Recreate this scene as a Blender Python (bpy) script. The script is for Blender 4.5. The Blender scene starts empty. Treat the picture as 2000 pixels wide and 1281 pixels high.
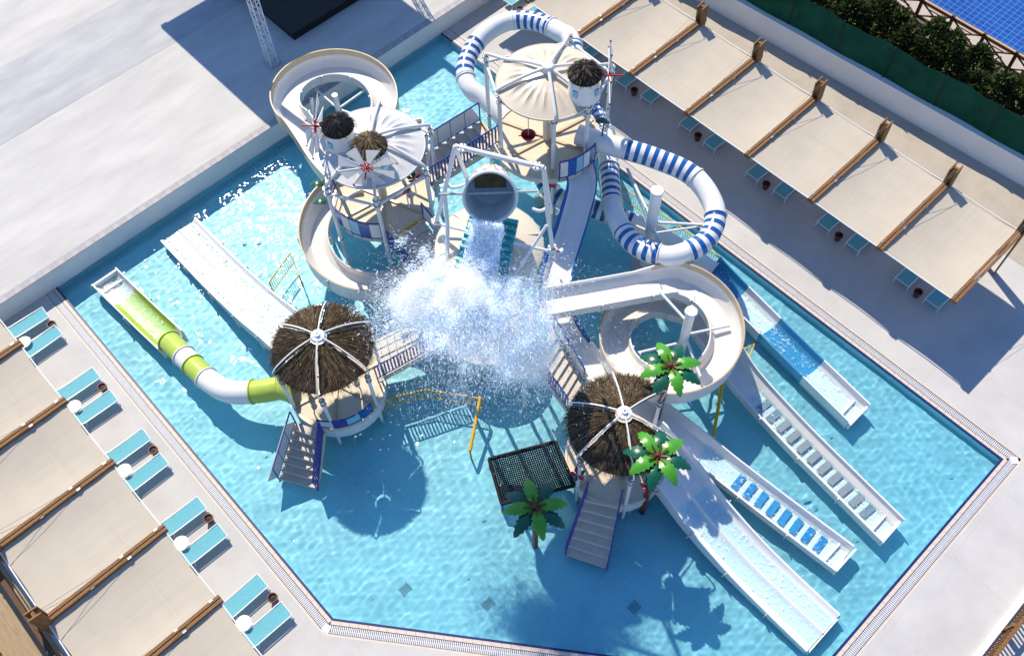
import bpy, bmesh, math, random
import numpy as np
from mathutils import Vector, Matrix
random.seed(7); rng = np.random.default_rng(7)
sc = bpy.context.scene
COL = sc.collection

# ------------------------------------------------------------------ camera
CAM = np.array([26.75, -0.32, 30.0])
FPX = 1841.09
_pt, _rl, _ya = (math.radians(v) for v in (59.54824, -2.61361, -48.87858))
def _axes():
    d = np.array([0, math.cos(_pt), -math.sin(_pt)]); r = np.array([1.0, 0, 0]); u = np.cross(r, d)
    r, u = math.cos(_rl)*r + math.sin(_rl)*u, -math.sin(_rl)*r + math.cos(_rl)*u
    M = np.array([[math.cos(_ya), math.sin(_ya), 0], [-math.sin(_ya), math.cos(_ya), 0], [0, 0, 1]])
    return M@r, M@u, M@d
AR, AU, AD = _axes()
cam = bpy.data.cameras.new('camera'); camo = bpy.data.objects.new('camera', cam); COL.objects.link(camo)
cam.sensor_width = 36; cam.lens = FPX/2000*36; cam.clip_end = 3000; cam.clip_start = 0.5
camo.matrix_world = Matrix(((AR[0], AU[0], -AD[0], CAM[0]), (AR[1], AU[1], -AD[1], CAM[1]), (AR[2], AU[2], -AD[2], CAM[2]), (0, 0, 0, 1)))
sc.camera = camo

# ------------------------------------------------------------------ daylight
SUN = Vector((-0.80, 0.285, 1.0)).normalized()
world = bpy.data.worlds.new('World'); sc.world = world; world.use_nodes = True
wn = world.node_tree.nodes; wl = world.node_tree.links
sky = wn.new('ShaderNodeTexSky'); sky.sky_type = 'NISHITA'; sky.sun_disc = False
sky.sun_elevation = math.asin(SUN.z); sky.sun_rotation = math.atan2(SUN.x, SUN.y)
sky.ozone_density = 8.0; sky.air_density = 1.0; sky.dust_density = 0.0
wl.new(sky.outputs[0], wn['Background'].inputs[0]); wn['Background'].inputs[1].default_value = 0.135
sun = bpy.data.lights.new('sun', 'SUN'); suno = bpy.data.objects.new('sun', sun); COL.objects.link(suno)
sun.energy = 4.4; sun.angle = math.radians(0.5); sun.color = (1.0, 0.885, 0.70)
suno.rotation_euler = SUN.to_track_quat('Z', 'Y').to_euler(); suno.location = (0, 0, 60)
sc.view_settings.view_transform = 'Standard'; sc.view_settings.look = 'None'
sc.view_settings.exposure = 0.50; sc.view_settings.gamma = 1.0; sc.view_settings.use_curve_mapping = False
sc.cycles.use_denoising = True; sc.cycles.max_bounces = 8; sc.cycles.transparent_max_bounces = 64
sc.cycles.sample_clamp_indirect = 6.0; sc.cycles.volume_bounces = 5; sc.cycles.volume_max_steps = 256

# ------------------------------------------------------------------ survey: a sight line of the photograph met with a known height
def at(x, y, z=0.0):
    q = AD + AR*(x-1000)/FPX + AU*(640.5-y)/FPX
    p = CAM + q*(z-CAM[2])/q[2]
    return Vector(p)

# ------------------------------------------------------------------ mesh helpers
ORIGIN = {}
class MB:
    def __init__(s): s.v = []; s.f = []; s.m = []
    def add(s, vs, fs, m=0):
        b = len(s.v); s.v += [tuple(p) for p in vs]
        for f in fs: s.f.append(tuple(b+i for i in f)); s.m.append(m)
        return s
    def box(s, c, size, rz=0, m=0, rot=None):
        R = rot if rot is not None else Matrix.Rotation(rz, 3, 'Z'); c = Vector(c)
        vs = [c + R@Vector((sx*size[0]/2, sy*size[1]/2, sz*size[2]/2)) for sx in (-1, 1) for sy in (-1, 1) for sz in (-1, 1)]
        return s.add(vs, [(0,1,3,2),(4,6,7,5),(0,4,5,1),(2,3,7,6),(0,2,6,4),(1,5,7,3)], m)
    def bar(s, a, b, w, h, m=0):
        a = Vector(a); b = Vector(b); x = (b-a); L = x.length; x.normalize()
        up = Vector((0,0,1)) if abs(x.z) < .95 else Vector((1,0,0))
        y = up.cross(x).normalized(); z = x.cross(y)
        return s.box((a+b)/2, (L, w, h), rot=Matrix((x, y, z)).transposed(), m=m)
    def tube(s, path, r, n=8, m=0, caps=True):
        path = [Vector(p) for p in path]; k = len(path); rs = r if hasattr(r, '__len__') else [r]*k
        vs = []; prev = None
        for i, p in enumerate(path):
            t = (path[min(i+1, k-1)]-path[max(i-1, 0)]).normalized()
            if prev is None:
                a = Vector((0,0,1)) if abs(t.z) < .9 else Vector((1,0,0)); nx = a.cross(t).normalized()
            else: nx = (prev - t*prev.dot(t)).normalized()
            prev = nx; ny = t.cross(nx)
            vs += [p + (nx*math.cos(2*math.pi*j/n)+ny*math.sin(2*math.pi*j/n))*rs[i] for j in range(n)]
        fs = [(i*n+j, i*n+(j+1)%n, (i+1)*n+(j+1)%n, (i+1)*n+j) for i in range(k-1) for j in range(n)]
        if caps: fs += [tuple(range(n))[::-1], tuple(range((k-1)*n, k*n))]
        return s.add(vs, fs, m)
    def lathe(s, prof, c=(0,0,0), n=32, m=0, a0=0.0, a1=2*math.pi, mats=None):
        full = abs(a1-a0-2*math.pi) < 1e-6; na = n if full else n+1; c = Vector(c); vs = []
        for j in range(na):
            a = a0+(a1-a0)*j/n
            vs += [c+Vector((r*math.cos(a), r*math.sin(a), z)) for r, z in prof]
        k = len(prof); b = len(s.v); s.v += [tuple(p) for p in vs]
        for j in range(n):
            for i in range(k-1):
                q = (j*k+i, ((j+1) % na)*k+i, ((j+1) % na)*k+i+1, j*k+i+1)
                if prof[i][0] < 1e-6: q = (q[0], q[2], q[3])
                elif prof[i+1][0] < 1e-6: q = (q[0], q[1], q[2])
                s.f.append(tuple(b+x for x in q)); s.m.append(mats[i] if mats else m)
        return s
    def prism(s, poly, z0, z1, m=0):
        n = len(poly)
        vs = [(p[0], p[1], z0) for p in poly]+[(p[0], p[1], z1) for p in poly]
        fs = [tuple(range(n))[::-1], tuple(range(n, 2*n))]+[(i, (i+1) % n, n+(i+1) % n, n+i) for i in range(n)]
        return s.add(vs, fs, m)
    def sweep(s, path, prof, closed=False, mats=None, caps=True, skip=None):
        # prof: (side, up) pairs, or a function of t in 0..1 giving them; side is to the right of travel, up is world up
        path = [Vector(p) for p in path]; k = len(path); vs = []
        pf = prof if callable(prof) else (lambda t: prof)
        n = len(pf(0))
        for i, p in enumerate(path):
            t = (path[min(i+1, k-1)]-path[max(i-1, 0)]); t.z *= 1; t.normalize()
            side = t.cross(Vector((0,0,1))).normalized(); up = side.cross(t).normalized()
            vs += [p+side*a+up*b for a, b in pf(i/(k-1))]
        b0 = len(s.v); s.v += [tuple(v) for v in vs]
        for i in range(k-1):
            for j in range(n if closed else n-1):
                q = (i*n+j, (i+1)*n+j, (i+1)*n+(j+1) % n, i*n+(j+1) % n)
                s.f.append(tuple(b0+x for x in q)); s.m.append((mats(i, j) if callable(mats) else mats[j]) if mats else 0)
        if closed and caps:
            s.f.append(tuple(b0+x for x in range(n))); s.m.append(0)
            s.f.append(tuple(b0+x for x in range((k-1)*n, k*n))[::-1]); s.m.append(0)
        return s
    def mesh(s, name, mats, smooth=None, org=Vector((0,0,0))):
        me = bpy.data.meshes.new(name)
        me.from_pydata([(v[0]-org.x, v[1]-org.y, v[2]-org.z) for v in s.v], [], s.f)
        for mm in (mats if isinstance(mats, (list, tuple)) else [mats]): me.materials.append(M[mm])
        me.polygons.foreach_set('material_index', s.m)
        bm = bmesh.new(); bm.from_mesh(me); bmesh.ops.recalc_face_normals(bm, faces=bm.faces); bm.to_mesh(me); bm.free()
        if smooth is not None:
            me.polygons.foreach_set('use_smooth', [True]*len(me.polygons)); me.set_sharp_from_angle(angle=math.radians(smooth))
        me.update(); return me
    def build(s, name, mats, parent=None, smooth=None):
        org = ORIGIN.get(parent.name, Vector((0,0,0))) if parent else Vector((0,0,0))
        o = bpy.data.objects.new(name, s.mesh(name, mats, smooth, org)); COL.objects.link(o)
        if parent: o.parent = parent; ORIGIN[o.name] = org
        return o
def tag(o, label=None, cat=None, group=None, kind=None):
    if label: o['label'] = label
    if cat: o['category'] = cat
    if group: o['group'] = group
    if kind: o['kind'] = kind
    return o
def thing(name, label, cat, loc=(0,0,0), group=None):
    o = bpy.data.objects.new(name, None); COL.objects.link(o); o.location = loc; o.empty_display_size = .3
    ORIGIN[o.name] = Vector(loc); return tag(o, label, cat, group)
def share(name, me, parent, loc=(0,0,0), rz=0):
    o = bpy.data.objects.new(name, me); COL.objects.link(o); o.location = loc; o.rotation_euler = (0, 0, rz)
    if parent: o.parent = parent
    return o
def copy_tree(o, parent=None):
    c = o.copy(); COL.objects.link(c); c.parent = parent
    for ch in o.children: copy_tree(ch, c)
    return c
def structure(mb, name, mat, smooth=None, parent=None):
    o = mb.build(name, mat, parent, smooth); o['kind'] = 'structure'; return o
def spline(pts, n=10):
    P = [Vector(p) for p in pts]; P = [2*P[0]-P[1]]+P+[2*P[-1]-P[-2]]; out = []
    for i in range(1, len(P)-2):
        a, b, c, d = P[i-1:i+3]
        for j in range(n):
            t = j/n
            out.append(.5*((2*b)+(c-a)*t+(2*a-5*b+4*c-d)*t*t+(3*b-a-3*c+d)*t**3))
    out.append(P[-2]); return out
def resample(path, step):
    path = [Vector(p) for p in path]; L = [0]
    for a, b in zip(path, path[1:]): L.append(L[-1]+(b-a).length)
    n = max(2, int(round(L[-1]/step))); out = []; k = 0
    for i in range(n+1):
        d = L[-1]*i/n
        while k < len(L)-2 and L[k+1] < d: k += 1
        t = (d-L[k])/max(1e-9, L[k+1]-L[k]); out.append(path[k].lerp(path[k+1], min(1, t)))
    return out
def ordinal(i): return ['first','second','third','fourth','fifth','sixth','seventh','eighth','ninth','tenth','eleventh','twelfth','thirteenth','fourteenth'][i]

# ------------------------------------------------------------------ materials
M = {}
def mat(name, col, rough=.6, spec=.4, var=.08, vscale=4.0, bump=0.0, bscale=30.0, metal=0.0, col2=None, stretch=(1,1,1), detail=5, trans=0.0, coat=0.0):
    m = bpy.data.materials.new(name); m.use_nodes = True; M[name] = m
    n = m.node_tree.nodes; l = m.node_tree.links; b = n['Principled BSDF']
    b.inputs['Roughness'].default_value = rough; b.inputs['Specular IOR Level'].default_value = spec; b.inputs['Metallic'].default_value = metal
    b.inputs['Coat Weight'].default_value = coat
    tc = n.new('ShaderNodeTexCoord'); mp = n.new('ShaderNodeMapping'); mp.inputs['Scale'].default_value = stretch
    l.new(tc.outputs['Object'], mp.inputs[0])
    no = n.new('ShaderNodeTexNoise'); no.inputs['Scale'].default_value = vscale; no.inputs['Detail'].default_value = detail; no.inputs['Roughness'].default_value = .62
    l.new(mp.outputs[0], no.inputs['Vector'])
    cr = n.new('ShaderNodeValToRGB'); e = cr.color_ramp.elements
    c2 = col2 if col2 else tuple(min(1, c*(1+var)) for c in col)
    c1 = col if col2 else tuple(c*(1-var) for c in col)
    e[0].position = .32; e[1].position = .68; e[0].color = (*c1, 1); e[1].color = (*c2, 1)
    l.new(no.outputs['Fac'], cr.inputs[0]); l.new(cr.outputs[0], b.inputs['Base Color'])
    if bump:
        n2 = n.new('ShaderNodeTexNoise'); n2.inputs['Scale'].default_value = bscale; n2.inputs['Detail'].default_value = 4
        l.new(mp.outputs[0], n2.inputs['Vector']); bp = n.new('ShaderNodeBump'); bp.inputs['Strength'].default_value = bump; bp.inputs['Distance'].default_value = .02
        l.new(n2.outputs['Fac'], bp.inputs['Height']); l.new(bp.outputs[0], b.inputs['Normal'])
    if trans:
        tr = n.new('ShaderNodeBsdfTranslucent'); mx = n.new('ShaderNodeMixShader'); mx.inputs[0].default_value = trans
        l.new(cr.outputs[0], tr.inputs[0]); l.new(b.outputs[0], mx.inputs[1]); l.new(tr.outputs[0], mx.inputs[2]); l.new(mx.outputs[0], n['Material Output'].inputs[0])
    m['cr'] = 1
    return m
mat('concrete', (.43,.425,.425), .8, .25, .1, .45, .2, 12, stretch=(2.2,.6,1), detail=9, col2=(.545,.54,.53))
mat('concrete_band', (.345,.355,.385), .8, .25, .09, .6, .2, 12, stretch=(2.2,.6,1), detail=9, col2=(.46,.465,.485))
mat('deck', (.435,.43,.44), .75, .3, .06, .6, .15, 14, detail=9, col2=(.52,.515,.52))
mat('deck_tan', (.40,.36,.31), .8, .25, .1, .8, .15, 14, detail=8)
mat('render_wall', (.74,.74,.74), .8, .25, .05, .8, .1, 20)
mat('coping_stone', (.36,.35,.37), .7, .3, .18, 3)
mat('beige_tile', (.58,.50,.43), .55, .4, .06, 5)
mat('navy_tile', (.012,.022,.13), .3, .5, .2, 8)
mat('grate_white', (.62,.63,.68), .5, .4, .05, 6)
mat('grate_dark', (.10,.11,.14), .6, .3, .1, 6)
mat('earth', (.16,.13,.09), .95, .1, .3, .6, .3, 8)
mat('fabric', (.56,.47,.36), .9, .1, .05, 1.2, .12, 60, trans=.12)
mat('timber', (.15,.072,.026), .6, .3, col2=(.25,.125,.045), vscale=3, stretch=(6,6,1), bump=.2, bscale=20)
mat('dark_timber', (.07,.035,.018), .65, .3, col2=(.12,.06,.028), vscale=3, stretch=(6,6,1), bump=.2)
mat('white_metal', (.72,.73,.74), .35, .5, .03, 5)
mat('grey_metal', (.38,.39,.41), .4, .5, .06, 8)
mat('steel', (.5,.5,.5), .35, .5, .1, 8, metal=.8)
mat('black_rubber', (.012,.012,.013), .6, .3, .2, 6)
mat('sling', (.16,.49,.61), .7, .3, .05, 10, .1, 200, trans=.25)
mat('pot', (.13,.022,.02), .5, .4, .15, 8)
mat('white_plastic', (.74,.74,.74), .35, .5, .03, 6)

# ------------------------------------------------------------------ the ground, decks, pool
POOL = [(0,0),(17.24,0),(28.65,9.24),(28.65,19.55),(0,19.55)]
FLOOR = -0.42
def offset_poly(poly, d):
    n = len(poly); out = []
    for i in range(n):
        a, b, c = (Vector(poly[(i-1) % n]), Vector(poly[i]), Vector(poly[(i+1) % n]))
        n1 = Vector(((b-a).y, -(b-a).x)).normalized(); n2 = Vector(((c-b).y, -(c-b).x)).normalized()
        k = (n1+n2)/(1+n1.dot(n2)); out.append(tuple(b+k*d))
    return out
def ring(mb, p0, p1, z, edges, m=0):
    n = len(p0)
    for i in edges:
        j = (i+1) % n
        mb.add([(*p0[i], z), (*p1[i], z), (*p1[j], z), (*p0[j], z)], [(0,1,2,3)], m)
g = MB(); g.add([(-900,-900,-1.2),(900,-900,-1.2),(900,900,-1.2),(-900,900,-1.2)], [(0,1,2,3)]); structure(g, 'ground', 'earth')

def add_joints(name, sx, sy, dark=.86, rot=0.0):
    m = M[name]; n = m.node_tree.nodes; l = m.node_tree.links; b = n['Principled BSDF']; src = b.inputs['Base Color'].links[0].from_socket
    tc = n.new('ShaderNodeTexCoord'); mp = n.new('ShaderNodeMapping'); mp.inputs['Rotation'].default_value = (0,0,rot); l.new(tc.outputs['Object'], mp.inputs[0])
    br = n.new('ShaderNodeTexBrick'); br.inputs['Scale'].default_value = 1; br.inputs['Brick Width'].default_value = sx; br.inputs['Row Height'].default_value = sy; br.inputs['Mortar Size'].default_value = .012; br.inputs['Mortar Smooth'].default_value = .6; br.offset = 0
    br.inputs['Color1'].default_value = (1,1,1,1); br.inputs['Color2'].default_value = (.965,.965,.97,1); br.inputs['Mortar'].default_value = (dark,dark,dark,1); l.new(mp.outputs[0], br.inputs[0])
    no = n.new('ShaderNodeTexNoise'); no.inputs['Scale'].default_value = 1.7; no.inputs['Detail'].default_value = 8; no.inputs['Roughness'].default_value = .7; l.new(tc.outputs['Object'], no.inputs[0])
    mr = n.new('ShaderNodeMapRange'); mr.inputs[1].default_value = .60; mr.inputs[2].default_value = .75; mr.inputs[3].default_value = 1; mr.inputs[4].default_value = .88; l.new(no.outputs[0], mr.inputs[0])
    m1 = n.new('ShaderNodeMix'); m1.data_type='RGBA'; m1.blend_type='MULTIPLY'; m1.inputs[0].default_value = 1; l.new(src, m1.inputs[6]); l.new(br.outputs[0], m1.inputs[7])
    m2 = n.new('ShaderNodeMix'); m2.data_type='RGBA'; m2.blend_type='MULTIPLY'; m2.inputs[0].default_value = 1; l.new(m1.outputs[2], m2.inputs[6]); l.new(mr.outputs[0], m2.inputs[7]); l.new(m2.outputs[2], b.inputs['Base Color'])
add_joints('deck', 4.2, 3.1, .88); add_joints('deck_tan', 3.0, 1.7, .9)
# pool basin: tiled floor and walls
def tile_mat(name, c1, c2, grout, scale, rough=.35):
    m = bpy.data.materials.new(name); m.use_nodes = True; M[name] = m
    n = m.node_tree.nodes; l = m.node_tree.links; b = n['Principled BSDF']; b.inputs['Roughness'].default_value = rough
    tc = n.new('ShaderNodeTexCoord'); br = n.new('ShaderNodeTexBrick'); br.offset = 0
    br.inputs['Scale'].default_value = scale; br.inputs['Brick Width'].default_value = 1; br.inputs['Row Height'].default_value = 1
    br.inputs['Mortar Size'].default_value = .05; br.inputs['Color1'].default_value = (*c1,1); br.inputs['Color2'].default_value = (*c2,1); br.inputs['Mortar'].default_value = (*grout,1)
    no = n.new('ShaderNodeTexNoise'); no.inputs['Scale'].default_value = .5; no.inputs['Detail'].default_value = 4
    mr = n.new('ShaderNodeMapRange'); mr.inputs[1].default_value = .3; mr.inputs[2].default_value = .7; mr.inputs[3].default_value = .9; mr.inputs[4].default_value = 1.06
    mx = n.new('ShaderNodeMix'); mx.data_type = 'RGBA'; mx.blend_type = 'MULTIPLY'; mx.inputs[0].default_value = 1
    l.new(tc.outputs['Object'], br.inputs[0]); l.new(tc.outputs['Object'], no.inputs[0]); l.new(no.outputs[0], mr.inputs[0])
    l.new(br.outputs[0], mx.inputs[6]); l.new(mr.outputs[0], mx.inputs[7]); l.new(mx.outputs[2], b.inputs['Base Color'])
tile_mat('pool_mosaic', (.38,.685,.79), (.34,.66,.77), (.44,.71,.79), 4.0)
pb = MB(); pb.add([(*p, FLOOR) for p in POOL], [tuple(range(5))])
for i in range(5):
    a, b = POOL[i], POOL[(i+1) % 5]; pb.add([(*a, FLOOR), (*b, FLOOR), (*b, .0), (*a, .0)], [(0,1,2,3)])
basin = structure(pb, 'pool_basin', 'pool_mosaic')

# paved deck round the pool on three sides and the cut corner
O = {d: offset_poly(POOL, d) for d in (0, .05, .075, .2, .215, .47, .485, .55)}
O[45] = [(-6,-30),(34,-30),(64,-8),(64,32.9),(-6,28.6)]
dk = MB(); ring(dk, O[.55], O[45], .05, (0,1,2,3)); deck = structure(dk, 'pool_deck', 'deck')
st = MB(); ring(st, O[.485], O[.55], .05, (0,1,2,3)); structure(st, 'deck_edge_strip', 'beige_tile')
nv = MB()
for a, b, z in ((0, .075, .036), (.2, .215, .036), (.47, .485, .036)): ring(nv, O[a], O[b], z, (0,1,2,3))
structure(nv, 'navy_tile_lines', 'navy_tile')
gb = MB(); ring(gb, O[.215], O[.47], -.08, (0,1,2,3)); ring(gb, O[.075], O[.2], .01, (0,1,2,3))
structure(gb, 'gutter_channel', 'grate_dark')
# coping tiles, one by one
cop = thing('pool_coping', None, None); cop['kind'] = 'structure'
tb = MB(); tb.box((0,0,0), (.292,.118,.04)); tile_me = tb.mesh('coping_tile', 'beige_tile')
def along(edge, off0, off1):
    n = 5; i = edge; j = (i+1) % n
    pa = (Vector(O[off0][i])+Vector(O[off1][i]))/2; pb_ = (Vector(O[off0][j])+Vector(O[off1][j]))/2
    return pa, pb_
for e in range(4):
    a, b = along(e, .075, .2); L = (b-a).length; n = int(L/.3); rz = math.atan2((b-a).y, (b-a).x)
    for i in range(n):
        p = a.lerp(b, (i+.5)*.3/L)
        if p.x < -.02 or p.x > 34: continue
        o = share('coping_tile', tile_me, cop, (p.x, p.y, .022+random.uniform(-.002,.002)), rz)
# overflow grating: white bars
gr = MB()
for e in range(4):
    a, b = along(e, .215, .47); L = (b-a).length; n = int(L/.06); rz = math.atan2((b-a).y, (b-a).x)
    for i in range(n):
        p = a.lerp(b, (i+.5)/n)
        if p.x > 0: gr.box((p.x, p.y, .02), (.036, .25, .03), rz)
    gr.bar((*a.lerp(b,.0), .005), (*b, .005), .02, .02)
go = structure(gr, 'overflow_grating', 'grate_white')
for (cx, cy) in ((29.0, 19.85), (17.35, -.36)):
    tri = MB(); tri.box((cx, cy, .045), (.24,.24,.02), math.radians(45 if cx > 20 else 20)); structure(tri, 'gutter_corner_cover', 'white_plastic')

# water
def water_mat(name):
    m = bpy.data.materials.new(name); m.use_nodes = True; M[name] = m
    n = m.node_tree.nodes; l = m.node_tree.links; n.remove(n['Principled BSDF'])
    tc = n.new('ShaderNodeTexCoord')
    gl = n.new('ShaderNodeBsdfRefraction'); gl.inputs['IOR'].default_value = 1.33; gl.inputs['Roughness'].default_value = 0; gl.inputs['Color'].default_value = (.75,.93,.975,1)
    gs = n.new('ShaderNodeBsdfGlossy'); gs.inputs['Roughness'].default_value = .04
    no = n.new('ShaderNodeTexNoise'); no.inputs['Scale'].default_value = 6; no.inputs['Detail'].default_value = 2; no.inputs['Roughness'].default_value = .5
    bp = n.new('ShaderNodeBump'); bp.inputs['Strength'].default_value = .35; bp.inputs['Distance'].default_value = .02
    l.new(tc.outputs['Object'], no.inputs[0]); l.new(no.outputs[0], bp.inputs['Height'])
    l.new(bp.outputs[0], gs.inputs['Normal'])
    fr = n.new('ShaderNodeFresnel'); fr.inputs[0].default_value = 1.33
    mx = n.new('ShaderNodeMixShader'); l.new(fr.outputs[0], mx.inputs[0]); l.new(gl.outputs[0], mx.inputs[1]); l.new(gs.outputs[0], mx.inputs[2])
    l.new(mx.outputs[0], n['Material Output'].inputs[0])
water_mat('water')
def wave_field(x, y):
    h = np.zeros_like(x); r2 = np.random.default_rng(3)
    for lam, amp, cnt in ((1.6,.011,10),(.75,.0042,16),(.40,.0028,22),(.25,.0013,20)):
        for k in range(cnt):
            th = r2.uniform(0, 2*math.pi); lm = lam*r2.uniform(.75,1.3); kk = 2*math.pi/lm; ph = r2.uniform(0, 2*math.pi)
            mod = np.sin((x*math.cos(th+1)+y*math.sin(th+1))*kk*.13+ph*2)*.5+.7
            h += amp/math.sqrt(cnt)*1.6*np.sin(kk*(x*math.cos(th)+y*math.sin(th))+ph)*mod
    return h
def water_sheet(step):
    nx = int(28.65/step)+1; ny = int(19.55/step)+1
    X, Y = np.meshgrid(np.linspace(0, 28.65, nx), np.linspace(0, 19.55, ny), indexing='ij')
    # pull the grid into the cut corner so that its border follows the pool edge
    ymin = np.clip((X-17.24)/(28.65-17.24), 0, 1)*9.24; Y = ymin+(Y/19.55)*(19.55-ymin)
    Z = wave_field(X, Y)
    vs = np.stack([X, Y, Z], -1).reshape(-1, 3)
    idx = np.arange(nx*ny).reshape(nx, ny)
    fs = np.stack([idx[:-1,:-1], idx[1:,:-1], idx[1:,1:], idx[:-1,1:]], -1).reshape(-1, 4)
    me = bpy.data.meshes.new('water'); me.vertices.add(len(vs)); me.vertices.foreach_set('co', vs.ravel())
    me.loops.add(fs.size); me.loops.foreach_set('vertex_index', fs.ravel().astype(np.int32))
    me.polygons.add(len(fs)); me.polygons.foreach_set('loop_start', np.arange(len(fs), dtype=np.int32)*4)
    me.update(calc_edges=True); me.validate(); me.polygons.foreach_set('use_smooth', [True]*len(fs)); me.materials.append(M['water'])
    o = bpy.data.objects.new('water', me); COL.objects.link(o); o['kind'] = 'structure'; return o
water = water_sheet(.045)
sun.cycles.is_caustics_light = True
water.cycles.is_caustics_caster = True; basin.cycles.is_caustics_receiver = True

# upper terrace behind a low white wall
tr = MB(); tr.prism([(-60,-60),(-.28,-60),(-.28,80),(-60,80)], -1.1, .93); structure(tr, 'terrace', 'concrete')
bd = MB(); bd.prism([(-11.2,-60),(-7.1,-60),(-7.0,80),(-11.1,80)], .93, .936); structure(bd, 'terrace_paint_band', 'concrete_band')
# ------------------------------------------------------------------ terrace wall, stage
tw = thing('retaining_wall', 'long low white rendered wall between the pool and the upper terrace', 'wall', (0,5,0))
w = MB(); w.box((-.151,10,-.05),(.286,140,1.96)); wf = w.build('wall_body','render_wall',tw)
cs = MB(); cs.box((0,0,0),(.315,.592,.035)); cme = cs.mesh('coping_stone','coping_stone')
for i in range(54):
    share('coping_stone', cme, tw, (-.13, -4+i*.6-5, .95+random.uniform(-.002,.002)))
stg = thing('stage_platform', 'low black stage floor on the terrace in the shade', 'stage', (-8,18,.93))
s_ = MB(); s_.box((-8.35,18.6,1.13),(9.9,9.0,.36)); s_.build('stage_skirt','black_rubber',stg)
s_ = MB(); s_.box((-8.35,18.6,1.33),(10,9.1,.04)); s_.build('stage_top','black_rubber',stg)
def truss(base, top, label, grp):
    t = thing('truss_tower', label, 'truss', base, grp); b = Vector(base); k = .17
    cs_ = [Vector((sx*k, sy*k, 0)) for sx, sy in ((-1,-1),(1,-1),(1,1),(-1,1))]
    for c in cs_: MB().tube([b+c, b+c+Vector((0,0,top))], .026, 6).build('chord','white_metal',t,40)
    lac = MB(); n = int(top/.35)
    for f in range(4):
        c0, c1 = cs_[f], cs_[(f+1)%4]
        for i in range(n):
            z0 = i*top/n; z1 = (i+1)*top/n; p, q = (c0, c1) if i % 2 else (c1, c0)
            lac.tube([b+p+Vector((0,0,z0)), b+q+Vector((0,0,z1))], .012, 5); lac.tube([b+c0+Vector((0,0,z1)), b+c1+Vector((0,0,z1))], .012, 5)
    lac.build('lacing','white_metal',t,40)
    p = MB(); p.box(b+Vector((0,0,.03)),(.62,.62,.05)); p.build('base_plate','grey_metal',t)
    return t
truss((-2.98,12.62,.93), 3.6, 'white lattice truss tower standing at the black stage near the curling slide', 'truss towers of the stage')
truss((-2.9,20.1,.93), 3.6, 'white lattice truss tower at the far side of the black stage', 'truss towers of the stage')
rf = thing('stage_roof', 'dark fabric roof over the stage that shades the terrace', 'roof', (-9.6,16.8,8.4))
r_ = MB(); r_.box((-9.95,16.85,8.45),(8.8,8.5,.08)); r_.build('roof_sheet','black_rubber',rf)
for y in (12.62,21.05):
    r_ = MB(); r_.box((-8.0,y,8.3),(12.4,.3,.3)); r_.build('roof_truss','white_metal',rf)

# ------------------------------------------------------------------ boundary wall, green screen, conifers, second pool on the far side
def wy(x): return 29.39+.0616*(x-7.89)
ra = math.atan(.0616)
bw = thing('boundary_wall', 'long white rendered wall with a green mesh screen behind it', 'wall', (16,29.9,0))
b_ = MB(); b_.prism([(-12,wy(-12)),(60,wy(60)),(60,wy(60)+.25),(-12,wy(-12)+.25)], -.5, 1.18); b_.build('wall_body','render_wall',bw)
b_ = MB(); b_.prism([(-12,wy(-12)-.02),(60,wy(60)-.02),(60,wy(60)+.28),(-12,wy(-12)+.28)], 1.18, 1.23); b_.build('wall_cap','white_plastic',bw)
mat('bolt_grey', (.12,.12,.12), .5, .4)
mat('screen_green', (.003,.045,.026), .8, .2, col2=(.007,.078,.044), vscale=1.5, trans=.15)
mat('dark_post', (.02,.022,.022), .6, .3)
gs_ = thing('mesh_screen', 'dark green windbreak mesh stretched between black posts along the boundary wall', 'screen', (16,30.1,1.2))
n = 140; gm = MB()
for i in range(n):
    x0 = -6+i*.35; x1 = x0+.35
    def zz(x): return 2.72+.05*math.sin(x*2.1)+.03*math.sin(x*5)
    def yy(x): return wy(x)+.22+.03*math.sin(x*1.7)
    gm.add([(x0,yy(x0),1.18),(x1,yy(x1),1.18),(x1,yy(x1)+.12,zz(x1)),(x0,yy(x0)+.12,zz(x0))],[(0,1,2,3)])
gm.build('mesh_cloth','screen_green',gs_,60)
for i in range(20):
    x = -5.2+i*2.35; p = MB(); p.tube([(x,wy(x)+.2,.9),(x,wy(x)+.3,2.75)], .03, 6); p.build('post','dark_post',gs_,40)
# strip of ground, far deck, blue pool
fs_ = MB(); fs_.prism([(-20,wy(-20)+.3),(70,wy(70)+.3),(70,35.6),(-20,35.6)], -.5, .06); structure(fs_,'planting_bed','earth')
mat('far_paving', (.42,.37,.33), .8, .3, .08, 1.5)
fd = MB(); fd.prism([(-20,35.6),(70,35.6),(70,36.35),(-20,36.35)], -.5, .12); structure(fd,'far_pool_deck','far_paving')
mat('orange_coping', (.50,.33,.18), .6, .3, .1, 3)
fc = MB(); fc.prism([(-20,36.35),(70,36.35),(70,36.62),(-20,36.62)], -.5, .16); structure(fc,'far_pool_coping','orange_coping')
tile_mat('blue_mosaic', (.012,.075,.36), (.020,.10,.42), (.13,.30,.55), 3.6)
fp = MB(); fp.add([(-20,36.62,-.25),(70,36.62,-.25),(70,60,-.25),(-20,60,-.25)],[(0,1,2,3)]); structure(fp,'far_pool_floor','blue_mosaic')
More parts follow.
